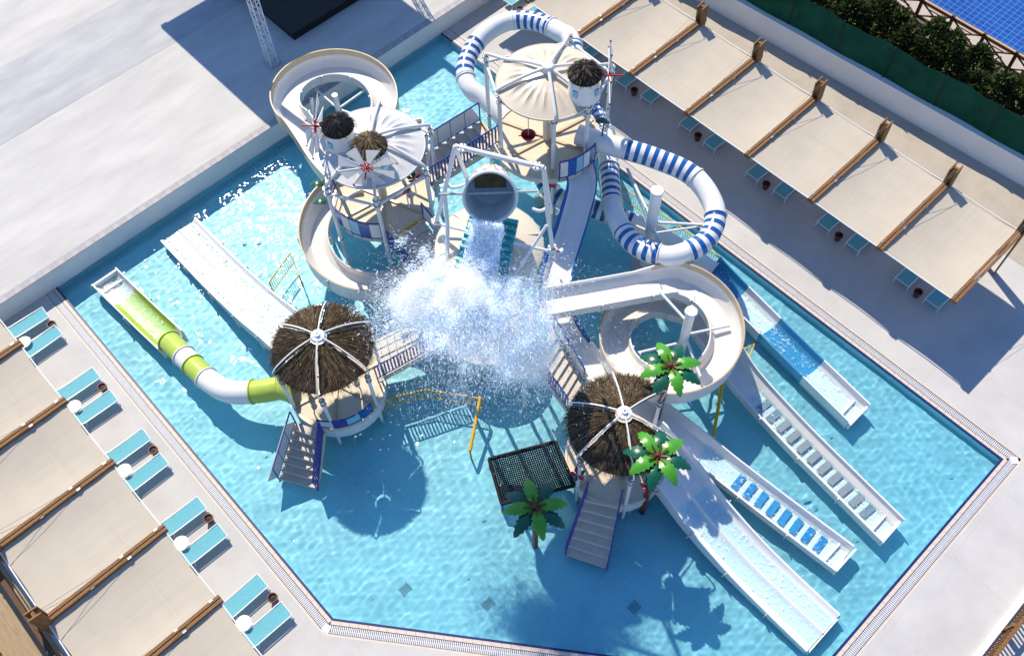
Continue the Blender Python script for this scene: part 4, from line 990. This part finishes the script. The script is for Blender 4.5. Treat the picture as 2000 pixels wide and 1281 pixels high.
# lime tube slide with open trough
s7_ = thing('lime_tube_slide','lime and white tube slide with a lime open trough near the lounger deck','water slide',(7,2,0))
pth = spline([at(545,757,1.28), at(505,764,1.2), at(450,765,1.05), at(415,748,.92), at(386,722,.8), at(352,688,.62), at(330,666,.5)],8)
ring_tube(s7_, pth, .40, [(.17,'g'),(.55,'w'),(.70,'g'),(.82,'w'),(1,'g')])
bo_ = at(552,757,1.25); m = MB(); dirv = (at(505,764,1.2)-at(560,757,1.3)).normalized(); sv = dirv.cross(Vector((0,0,1))).normalized(); uv = sv.cross(dirv)
for k, (s, r) in enumerate(((.15,.41),(-.1,.5),(-.35,.7),(-.5,.78),(-.5,.73),(-.34,.66),(-.1,.46),(.15,.38))): m.v += [tuple(bo_+dirv*s+(sv*math.cos(6.2832*q/24)+uv*math.sin(6.2832*q/24))*r) for q in range(24)]
for k in range(7):
    for q in range(24): m.f.append((k*24+q,k*24+(q+1)%24,(k+1)*24+(q+1)%24,(k+1)*24+q)); m.m.append(0)
m.build('entry_bowl','gelcoat_lime',s7_,45)
e7 = at(328,664,.12); pth = spline([at(340,674,.25), at(322,657,.15), e7.lerp(Vector((1.15,1.54,.06)),.3), (2.2,1.6,.07),(1.15,1.54,.05)],6)
flume(s7_, pth, lambda u: U(.50,.36,.36,-.3), ['gelcoat_white','gelcoat_lime'], lambda j,u: 1 if .1 < u < .72 and j not in (0,6,7,9) or (j in (7,9) and u<.75) else 0)
endbox(s7_,1.12,1.54,.5,sg=-1); water_film(s7_, pth[3:], .47,.05,'foam_light')
# striped tubes
s8_ = thing('striped_tube_slide','blue and white striped tube looping behind the cream roof, ending in the blue trough','water slide',(6,18,0))
pth = spline([Vector((9.5,18.6,3.85)), at(1118,85,3.85), at(1092,62,3.75), at(1042,41,3.6), at(985,44,3.45), at(935,78,3.3), at(909,130,3.12), at(917,170,2.95), at(950,196,2.75), at(1005,255,2.3), at(1045,320,1.9), at(1085,382,1.5), at(1160,408,1.25), at(1240,436,1.05), at(1310,474,.8), at(1392,530,.52)],6)
ring_tube(s8_, pth, .36, [(.07,'w'),(.115,'s'),(.185,'w'),(.26,'s'),(.345,'w'),(.425,'s'),(.58,'w'),(.74,'s'),(.84,'s'),(1,'w')])
pth = spline([(16.9,18.15,.42),(17.6,18.1,.3),(18.5,18.02,.19),(21.3,17.69,.1),(24.4,17.34,.05)],7)
flume(s8_, pth, lambda u: U(.50,.40,.40,-.25), ['gelcoat_white','gelcoat_midblue'], lambda j,u: 1 if u < .2 or .42 < u < .70 else 0, joints=False); endbox(s8_,24.42,17.34,.5); water_film(s8_, pth[4:], .47,.05,'foam_light')
s9_ = thing('striped_tube_slide','blue and white striped tube circling a mast in front of the sail row','water slide',(15,17,0))
pth = spline([at(1128,262,3.8), at(1185,281,3.75), at(1275,307,3.6), at(1355,344,3.4), at(1396,407,3.2), at(1386,460,3.05), at(1345,491,2.95), at(1295,499,2.85), at(1237,474,2.65), at(1201,420,2.5), at(1192,360,2.35), at(1188,312,2.2), at(1180,258,2.0), at(1165,226,1.85), at(1140,205,1.6)],6)
ring_tube(s9_, pth, .37, [(.10,'w'),(.25,'s'),(.345,'w'),(.445,'s'),(.50,'w'),(.60,'s'),(.68,'w'),(.775,'s'),(.88,'w'),(1,'s')])
m1 = at(1252,517,0); m1 = (15.0,16.78); pipe(s9_,'support_mast',[(*m1,FLOOR),(*m1,4.55)],.20,'gelcoat_white',20)
m = MB(); m.lathe([(0,.05),(.22,.05),(.24,0),(0,0)],(*m1,4.55),18); m.build('mast_cap','gelcoat_white',s9_,40)
m = MB(); m.lathe([(.2,.1),(.34,.06),(.5,0),(.5,-.1),(.2,-.1)],(*m1,.12),24); m.build('mast_foot','grey_metal',s9_,40)
for px_, py_, z in ((1225,330,3.0),(1385,440,2.9),(1300,485,2.6),(1215,430,2.3)):
    p = at(px_,py_,z); pipe(s9_,'support_arm',[(*m1,p.z-.1),p],.055)
    pipe(s9_,'support_arm',[(*m1,p.z-.8),p],.04)

st_ = thing('short_trough','short white run-out trough in the water beside the windmill tower','water slide',(4.4,14.3,0))
pth = [Vector(p) for p in ((6.0,13.3,.35),(5.3,13.75,.2),(4.4,14.3,.08),(3.25,15.05,.06))]
flume(st_, spline(pth,6), lambda u: U(.48,.34,.34,-.3), ['gelcoat_white'], None)
m = MB(); m.bar(Vector((2.98,14.62,.18)),Vector((3.5,15.46,.18)),.07,.3); m.build('end_wall','gelcoat_white',st_)
# ------------------------------------------------------------------ palms
def frond(L, W):
    m = MB(); n = 12; vs = []
    for i in range(n+1):
        u = i/n; w = W*math.sin(math.pi*(.12+.86*u))**.75*(1 if i%2 else .74); z = .26*math.sin(u*1.9)-.44*u*u
        for s in (-1,-.5,0,.5,1): vs.append((.1+L*u, s*w, z*L-.22*w*abs(s)))
    top = len(vs); vs += [(x,y,z-.025) for x,y,z in vs]
    for i in range(n):
        for j in range(4):
            a = i*5+j; m.f.append((a,a+1,a+6,a+5)); m.f.append((top+a,top+a+5,top+a+6,top+a+1))
        for e in (0,4): a = i*5+e; m.f.append((a,a+5,top+a+5,top+a))
    m.v = vs; m.m = [0]*len(m.f); return m
fb, fd_ = frond(.88,.23).mesh('frond','palm_bright',30), frond(.92,.24).mesh('frond','palm_deep',30)
def palm(x, y, z, label, rot):
    t = thing('toy_palm', label, 'palm', (x,y,FLOOR), 'toy palms')
    pipe(t,'trunk',[(x,y,FLOOR),(x,y,z-.05)],.10,'palm_brown',12)
    for k in range(8):
        share('frond', fb if k%2 else fd_, t, (0,0,z-FLOOR-(.0 if k%2 else .12)), rot+6.2832*k/8+random.uniform(-.08,.08))
    for k in range(8):
        a = rot+6.2832*k/8; m = MB(); m.bar(Vector((x,y,z+.02)), Vector((x+.34*math.cos(a),y+.34*math.sin(a),z+.14)), .035,.03); m.build('frond_stem','palm_brown',t)
    m = MB()
    m.lathe([(0,.16),(.06,.13),(.085,.04),(.06,-.04),(0,-.05)],(x,y,z),12); m.build('crown_knob','palm_brown',t,40)
    for k in range(3):
        a = k*2.1; m = MB(); m.lathe([(0,.06),(.045,.03),(.05,-.02),(0,-.06)],(x+.08*math.cos(a),y+.08*math.sin(a),z+.06),10); m.build('coconut','palm_brown',t,40)
p_ = at(1310,715,4.5); palm(p_.x,p_.y,4.5,'green toy palm standing by the spiral flume',.3)
p_ = at(1285,890,4.5); palm(p_.x,p_.y,4.5,'green toy palm standing over the wide two-lane slide',.55)
p_ = at(1045,990,3.4); palm(p_.x,p_.y,3.4,'green toy palm standing before the rope net',.2)
# ------------------------------------------------------------------ rope net ramp
na_, nb_, nc_, nd_ = at(955,896,.55), at(1085,862,1.25), at(1122,948,1.25), at(980,984,.35)
nt = thing('rope_net','black climbing net in a tilted frame beside the netted hut','climbing net',nd_)
for a, b in ((na_,nb_),(nb_,nc_),(nc_,nd_),(nd_,na_)): pipe(nt,'frame_bar',[a,b],.06,'rope_black')
for a in (na_,nd_): pipe(nt,'frame_leg',[a,Vector((a.x,a.y,FLOOR))],.04,'rail_blue')
m = MB()
for i in range(1,34): f = i/34; m.tube([na_.lerp(nb_,f)-Vector((0,0,.10*math.sin(f*3.1))), (na_.lerp(nb_,f)+nd_.lerp(nc_,f))/2-Vector((0,0,.22)), nd_.lerp(nc_,f)-Vector((0,0,.1*math.sin(f*3.1)))],.022,4)
for i in range(1,24): f = i/24; s = .24*math.sin(f*3.14); m.tube([na_.lerp(nd_,f)-Vector((0,0,s*.3)), (na_.lerp(nd_,f)+nb_.lerp(nc_,f))/2-Vector((0,0,s)), nb_.lerp(nc_,f)-Vector((0,0,s*.3))],.022,4)
m.build('rope_mesh','rope_black',nt)['kind'] = 'stuff'
# ------------------------------------------------------------------ yellow fences in the water
def yfence(label, pts, h=.8): railing(label, pts, h, 'bars', 'rail_yellow', 'fence', 'yellow safety fences', gap=.11, name='safety_fence')
yfence('yellow barred fence in the sparkling water beside the ring flume',[at(535,572,0),at(576,515,0),at(592,560,0)],.75)
yfence('yellow barred fence along the deck below the circling striped tube',[at(1150,345,0),at(1235,405,0),at(1330,470,0),at(1402,528,0)],.75)
yfence('yellow curved fence in the shaded water below the splash',[at(735,812,0),at(780,790,0),at(835,778,0),at(940,795,0)],.7)
for lab, a, b, z in (('yellow beam running toward the viewer from the shaded water fence',(938,775),(918,880),.75),('yellow beam beside the trough with grey pads',(1412,745),(1392,858),.8)):
    y_ = thing('yellow_beam',lab,'beam',at(*b,z-.4)); A, B = at(*a,z), at(*b,z-.35); pipe(y_,'beam_pipe',[A,B],.06,'rail_yellow',10)
    for p in (A,B): pipe(y_,'beam_leg',[(p.x,p.y,FLOOR),(p.x,p.y,p.z)],.035,'rail_yellow')
yfence('small yellow fence where the spiral flume meets its trough',[at(1445,700,.1),at(1466,690,.1),at(1455,720,.1)],.7)
# ------------------------------------------------------------------ small water toys
def cone_bucket(p, lab):
    p = Vector(p); t = thing('drip_cone',lab,'water toy',p); m = MB(); m.lathe([(0,-.42),(.05,-.32),(.24,0),(.26,.06),(.22,.06),(.18,-.02),(0,-.2)],p,20); m.build('cone','red_paint',t,40)
    pipe(t,'axle',[p+Vector((-.24,-.24,-.02)),p+Vector((.24,.24,-.02))],.02,'bolt_dark'); pipe(t,'hanger',[p+Vector((0,0,.0)),p+Vector((-.05,.05,.8))],.015,'grey_metal')
cone_bucket(at(1032,265,5.4),'red dripping cone hung at the high tower')
def petal_toy(p, lab, cols, s=.22):
    p = Vector(p); t = thing('flower_toy',lab,'water toy',p)
    for k in range(5):
        a = 6.2832*k/5; d = Vector((math.cos(a),math.sin(a),.35)); m = MB(); e = Vector((-d.y,d.x,0))
        m.add([p,p+d*s*.6+e*s*.35,p+d*s*1.1+Vector((0,0,.03)),p+d*s*.6-e*s*.35,p+Vector((0,0,.05))+d*s*.5],[(0,1,4),(1,2,4),(2,3,4),(3,0,4),(0,3,2,1)]); m.build('petal',cols[k%len(cols)],t)
    m = MB(); m.tube([p,p+Vector((.12,.05,-.05)),p+Vector((.25,.1,.02))],.022,6); m.build('nozzle','white_metal',t,40)
    pipe(t,'stem',[p+Vector((0,0,-.9)),p],.025,'frame_white')
petal_toy(at(808,350,4.3),'red and green flower toy hung by the windmill tower stair',('palm_deep','pink_red','palm_deep'),.28)
petal_toy(at(793,374,4.0),'small red cup flower below the green flower toy',('pink_red','red_paint'),.2)
petal_toy(at(1128,928,2.2),'red flower toy over the rope net stair',('pink_red','palm_deep','red_paint'),.26)
petal_toy(at(1266,950,1.9),'pink flower toy beside the wide two-lane slide',('pink_red','pink_red','palm_deep'),.26)
for i, (x, y, z, lab) in enumerate(((1078,366,3.6,'red water cannon highest on the bucket frame'),(1076,416,3.3,'red water cannon midway down the bucket frame'),(1084,490,3.0,'red water cannon lowest on the bucket frame'))):
    p = at(x,y,z); t = thing('water_cannon',lab,'water cannon',p,'red water cannons on the bucket frame'); pipe(t,'barrel',[p+Vector((-.2,-.1,.05)),p+Vector((.22,.1,.12))],.06,'red_paint'); pipe(t,'mount',[p+Vector((0,0,-.5)),p],.04,'frame_white'); m = MB(); m.box(p+Vector((.2,.1,.12)),(.1,.14,.12)); m.build('nozzle','white_plastic',t)
p = at(1053,548,2.0); t = thing('brass_valve','brass hand wheel valve at the flume beside the splash roof','valve',p); pipe(t,'stem',[p-Vector((0,0,.5)),p],.03,'brass'); m = MB(); m.lathe([(.16,-.02),(.2,0),(.16,.02),(.13,0),(.16,-.02)],p,18); m.build('hand_wheel','brass',t,40); pipe(t,'spoke',[p-Vector((.16,0,0)),p+Vector((.16,0,0))],.014,'brass')
def leaf_spray(x, y, z, lab, ang):
    p = at(x,y,z); t = thing('leaf_nozzle',lab,'water toy',p,'leaf shaped nozzles'); o = share('leaf', fd_, t, (0,0,0), ang); o.scale = (.55,.7,.6); pipe(t,'stalk',[p,p-Vector((.1*math.cos(ang),.1*math.sin(ang),.15))],.02,'palm_deep')
leaf_spray(634,360,4.6,'green leaf nozzle higher on the windmill tower post',math.radians(-140)); leaf_spray(640,395,3.9,'green leaf nozzle lower on the windmill tower post',math.radians(-140)); leaf_spray(1160,235,5.0,'green leaf nozzle on the high tower post',math.radians(40))
mat('drain_grey', (.22,.36,.42), .5, .4, .1, 6)
for (x, y, lab) in ((792,1152,'nearest the lounger corner'),(953,1180,'in the bright ripples'),(1238,1187,'in the palm shade'),(1380,768,'beside the spiral flume')):
    p = at(x,y,FLOOR); p.z = FLOOR; t = thing('floor_drain','square floor drain under water '+lab,'drain',p,'floor drains')
    for i in range(5): m = MB(); m.box(p+Vector((-.12+.06*i,0,.012)),(.035,.30,.02)); m.build('drain_bar','drain_grey' if x != 1380 else 'grate_white',t)
    for s in (-1,1): m = MB(); m.box(p+Vector((0,.16*s,.014)),(.32,.03,.024)); m.build('drain_frame','drain_grey' if x != 1380 else 'grate_white',t)
# ------------------------------------------------------------------ falling and splashing water
def spray_mat(name, trl, col=(.9,.93,.96)):
    m = bpy.data.materials.new(name); m.use_nodes = True; M[name] = m
    n = m.node_tree.nodes; l = m.node_tree.links; b = n['Principled BSDF']; b.inputs['Base Color'].default_value = (*col,1); b.inputs['Roughness'].default_value = .25
    t = n.new('ShaderNodeBsdfTranslucent'); t.inputs[0].default_value = (*col,1); ad = n.new('ShaderNodeAddShader'); l.new(b.outputs[0], ad.inputs[0]); l.new(t.outputs[0], ad.inputs[1])
    tp = n.new('ShaderNodeBsdfTransparent'); m2 = n.new('ShaderNodeMixShader'); m2.inputs[0].default_value = trl; l.new(ad.outputs[0], m2.inputs[1]); l.new(tp.outputs[0], m2.inputs[2])
    l.new(m2.outputs[0], n['Material Output'].inputs[0])
spray_mat('spray', .42, (.62,.66,.70))
def droplets(name, P, S, label, D=None):
    P = np.asarray(P); S = np.asarray(S); n = len(P)
    base = np.array([[1,1,1],[1,-1,-1],[-1,1,-1],[-1,-1,1]],float)/1.3
    q = rng.normal(size=(n,3))*.6+(np.asarray(D) if D is not None else 0); q /= np.linalg.norm(q,axis=1)[:,None]; a = rng.normal(size=(n,3)); a -= (a*q).sum(1)[:,None]*q; a /= np.linalg.norm(a,axis=1)[:,None]; c = np.cross(q,a)
    R = np.stack([q,a,c],2)
    st = (rng.uniform(1.5,6.0,n) if D is not None else rng.uniform(1,2,n)); sc3 = np.stack([st,np.ones(n),np.ones(n)],1)*S[:,None]
    V = np.einsum('nij,nkj->nki',R,base[None]*sc3[:,None,:])+P[:,None,:]
    F = (np.arange(n)[:,None,None]*4+np.array([[0,1,2],[0,3,1],[0,2,3],[1,3,2]])[None]).reshape(-1,3)
    me = bpy.data.meshes.new(name); me.vertices.add(n*4); me.vertices.foreach_set('co',V.ravel()); me.loops.add(F.size); me.loops.foreach_set('vertex_index',F.ravel().astype(np.int32))
    me.polygons.add(len(F)); me.polygons.foreach_set('loop_start',np.arange(len(F),dtype=np.int32)*3); me.update(calc_edges=True); me.materials.append(M['spray'])
    o = bpy.data.objects.new(name,me); COL.objects.link(o); tag(o,label,'water',kind='stuff'); return o
def A(x,y,z): return np.array(at(x,y,z))
pts, sz, dr = [], [], []
HEART = A(945,520,8.7)
def ballistic(origin, n, speed, vz, dirs, size, tmax=1.2, floor=.05, jit=.25):
    """drops thrown from the foot of the board, each somewhere along its own flight"""
    for i in range(n):
        a = dirs(); v = speed*abs(rng.normal(1,.35)); w = vz*abs(rng.normal(.8,.5)); t = tmax*rng.random()**.75
        p = origin+rng.normal(0,jit,3)*[1,1,.5]+np.array([math.cos(a)*v*t, math.sin(a)*v*t, w*t-4.9*t*t])
        far_ = math.hypot(p[0]-HEART[0]-.8, p[1]-HEART[1]+.7)
        if rng.random() > math.exp(-max(0,far_-1.9)/.55): continue
        if p[2] > floor: pts.append(p); sz.append(size*rng.lognormal(0,.5)); d_ = np.array([math.cos(a)*v,math.sin(a)*v,w-9.8*t]); dr.append(d_/np.linalg.norm(d_)*2)
fan = lambda: math.radians(rng.normal(-50,60))
# water torn off the front edge of the board and roof, breaking up as it falls
edge = [A(868,530,8.30), A(905,556,8.30), A(945,562,8.30), A(985,556,8.30), A(1020,545,8.24)]
HEART = A(945,520,8.7)
def core(c, s, n, size):
    k = rng.integers(10,18); sub = c+rng.normal(0,s,(k,3))*[1,1,.7]
    for i in range(n):
        p = sub[rng.integers(k)]+rng.standard_t(3,3)*s*.27*np.array([1,1,.8])
        if p[2] > .1: pts.append(p); sz.append(size*rng.lognormal(0,.5)); d_ = p-HEART; dr.append(d_/np.linalg.norm(d_)*1.5)
for c, s_, n in ((A(868,552,8.7),.28,7500),(A(905,570,8.7),.30,10000),(A(945,575,8.7),.30,10000),(A(985,578,8.6),.28,6500),(A(900,600,8.4),.42,11000),(A(950,612,8.2),.42,10000),(A(862,600,8.4),.4,9000),(A(1005,622,7.8),.42,6500),(A(920,650,7.7),.5,9500),(A(965,668,7.3),.5,8500),(A(868,640,7.8),.5,8000),(A(1022,672,6.8),.5,5500),(A(1018,722,6.0),.45,4500),(A(815,560,8.5),.4,6000),(A(800,620,7.9),.5,5500),(A(770,590,8.0),.45,3000),(A(935,705,6.4),.6,4200),(A(850,520,8.8),.3,3500),(A(1055,640,6.6),.45,2600),(A(1062,600,7.4),.4,1800),(A(1050,740,5.0),.45,2200),(A(750,650,7.2),.45,1800)):
    core(c, s_, int(n*1.15), .0038)
for e in edge:
    ballistic(e, 8500, 3.4, 3.0, fan, .0040, 1.1, jit=.25)
    ballistic(e, 5000, 4.6, 3.4, fan, .0040, 1.25, jit=.25)
ballistic(edge[-1], 4500, 2.8, 1.8, lambda: math.radians(rng.normal(10,40)), .0040, 1.3)
ballistic(edge[0], 5500, 2.8, 2.2, lambda: math.radians(rng.normal(-125,35)), .0040, 1.3)
droplets('splash_spray', pts, sz, 'white burst of splashing water below the teal board', dr)
# the thick mist at the heart of the burst
def mist_mat(name, dens, scale, lo, hi, seed):
    m = bpy.data.materials.new(name); m.use_nodes = True; M[name] = m
    n = m.node_tree.nodes; l = m.node_tree.links; n.remove(n['Principled BSDF'])
    v = n.new('ShaderNodeVolumePrincipled'); v.inputs['Color'].default_value = (1,1,1,1); v.inputs['Anisotropy'].default_value = .0
    tc = n.new('ShaderNodeTexCoord'); no = n.new('ShaderNodeTexNoise'); no.noise_dimensions = '4D'; no.inputs['W'].default_value = seed; no.inputs['Scale'].default_value = scale; no.inputs['Detail'].default_value = 6; no.inputs['Roughness'].default_value = .68
    ln = n.new('ShaderNodeVectorMath'); ln.operation = 'LENGTH'; l.new(tc.outputs['Object'], ln.inputs[0]); l.new(tc.outputs['Object'], no.inputs['Vector'])
    fo = n.new('ShaderNodeMapRange'); fo.interpolation_type = 'SMOOTHSTEP'; fo.inputs[1].default_value = 1.0; fo.inputs[2].default_value = .15; fo.inputs[3].default_value = -.30; fo.inputs[4].default_value = .16; l.new(ln.outputs['Value'], fo.inputs[0])
    ad = n.new('ShaderNodeMath'); ad.operation = 'ADD'; l.new(no.outputs[0], ad.inputs[0]); l.new(fo.outputs[0], ad.inputs[1])
    mr = n.new('ShaderNodeMapRange'); mr.inputs[1].default_value = lo; mr.inputs[2].default_value = hi; mr.inputs[3].default_value = 0; mr.inputs[4].default_value = dens; l.new(ad.outputs[0], mr.inputs[0])
    l.new(mr.outputs[0], v.inputs['Density']); l.new(v.outputs[0], n['Material Output'].inputs['Volume'])
    return m
def mist(c, s, dens, label, seed, scale=2.2):
    mist_mat('mist_%d' % seed, dens, scale, .47, .80, seed)
    m = MB(); k = 14; m.lathe([(math.sin(math.pi*i/k) if 0 < i < k else 0, -math.cos(math.pi*i/k)) for i in range(k+1)], n=24)
    o = m.build('spray_mist','mist_%d' % seed); o.location = c; o.scale = s; tag(o,label,'mist',kind='stuff')
mist(A(900,575,8.8), (1.5,1.5,.9), 12, 'dense white mist bursting off the front of the teal board', 1, 2.6)
mist(A(940,650,7.6), (1.8,1.8,1.2), 9, 'pale mist falling below the teal board', 2, 2.8)
mist(A(815,580,8.4), (1.6,1.6,.9), 7, 'white mist thrown toward the lime slide hut', 3, 2.6)
mist(A(1030,690,6.6), (1.6,1.6,1.3), 7, 'thin mist drifting over the hut stair', 4, 2.8)
# sheet poured from the bucket onto the board
pts, sz, dr = [], [], []
lip = [A(926,432,10.0), A(982,440,10.0)]; foot = [A(903,540,8.55), A(960,554,8.55)]; mid = [A(920,455,9.2), A(974,462,9.2)]
for i in range(24000):
    u = rng.random(); t = rng.random(); a = lip[0]*(1-u)+lip[1]*u; m_ = mid[0]*(1-u)+mid[1]*u; b = foot[0]*(1-u)+foot[1]*u
    strand = .5+.5*math.sin(u*37+math.sin(u*11)*2)
    if rng.random() > .35+.65*strand: continue
    p = (1-t)**2*a+2*t*(1-t)*m_+t*t*b; pts.append(p+rng.normal(0,.035+.05*t,3)); sz.append(.0075*rng.lognormal(0,.4)); dr.append((b-a)/np.linalg.norm(b-a)*2)
droplets('bucket_stream', pts, sz, 'white sheet of water falling from the bucket onto the board', dr)
# fine spray over the netted hut and along the spiral flume, and jets
pts, sz = [], []
for (c, s, n) in ((A(1130,640,2.0),(1.3,1.3,.7),3000),(A(1180,800,4.0),(.8,.8,.5),1500),(A(1060,780,1.6),(.8,.8,.6),1800),(A(1240,690,2.2),(.9,.9,.7),1200),(A(800,740,1.4),(.9,.9,.6),2200),(A(740,620,2.6),(.7,.7,.7),1800),(A(720,480,1.6),(.7,.5,.5),500)):
    for i in range(n):
        p = c+rng.normal(0,1,3)*s
        if p[2] > .1: pts.append(p); sz.append(.0042*rng.lognormal(0,.45))
def jet(a, b, rise, n, spread):
    for i in range(n):
        t = rng.random(); p = a*(1-t)+b*t; p[2] += rise*4*t*(1-t); pts.append(p+rng.normal(0,.01+spread*t,3)); sz.append(.005)
jet(A(1090,610,2.3),A(1290,570,2.3),.35,900,.12); jet(A(1290,690,4.0),A(1060,870,1.0),.2,1500,.10); jet(A(1219,806,4.6),A(1100,880,1.4),.2,1200,.08)
for dx in range(6): jet(A(1000-dx*5,265,5.6),A(985-dx*6,300,4.0),0,60,.02)
droplets('fine_spray', pts, sz, 'fine drifting spray round the thatch huts')

# what stands in the water is lit through it
for o in list(sc.objects):
    if o.type == 'MESH' and o.name.split('.')[0] not in ('water','far_pool_water') and o.name not in ('splash_spray','bucket_stream','fine_spray','ground'):
        if min((o.matrix_world@Vector(c)).z if not o.parent else c[2]+(o.parent.location.z if o.parent.type == 'EMPTY' else o.parent.parent.location.z if o.parent.parent else 0) for c in o.bound_box) < .1:
            o.cycles.is_caustics_receiver = True
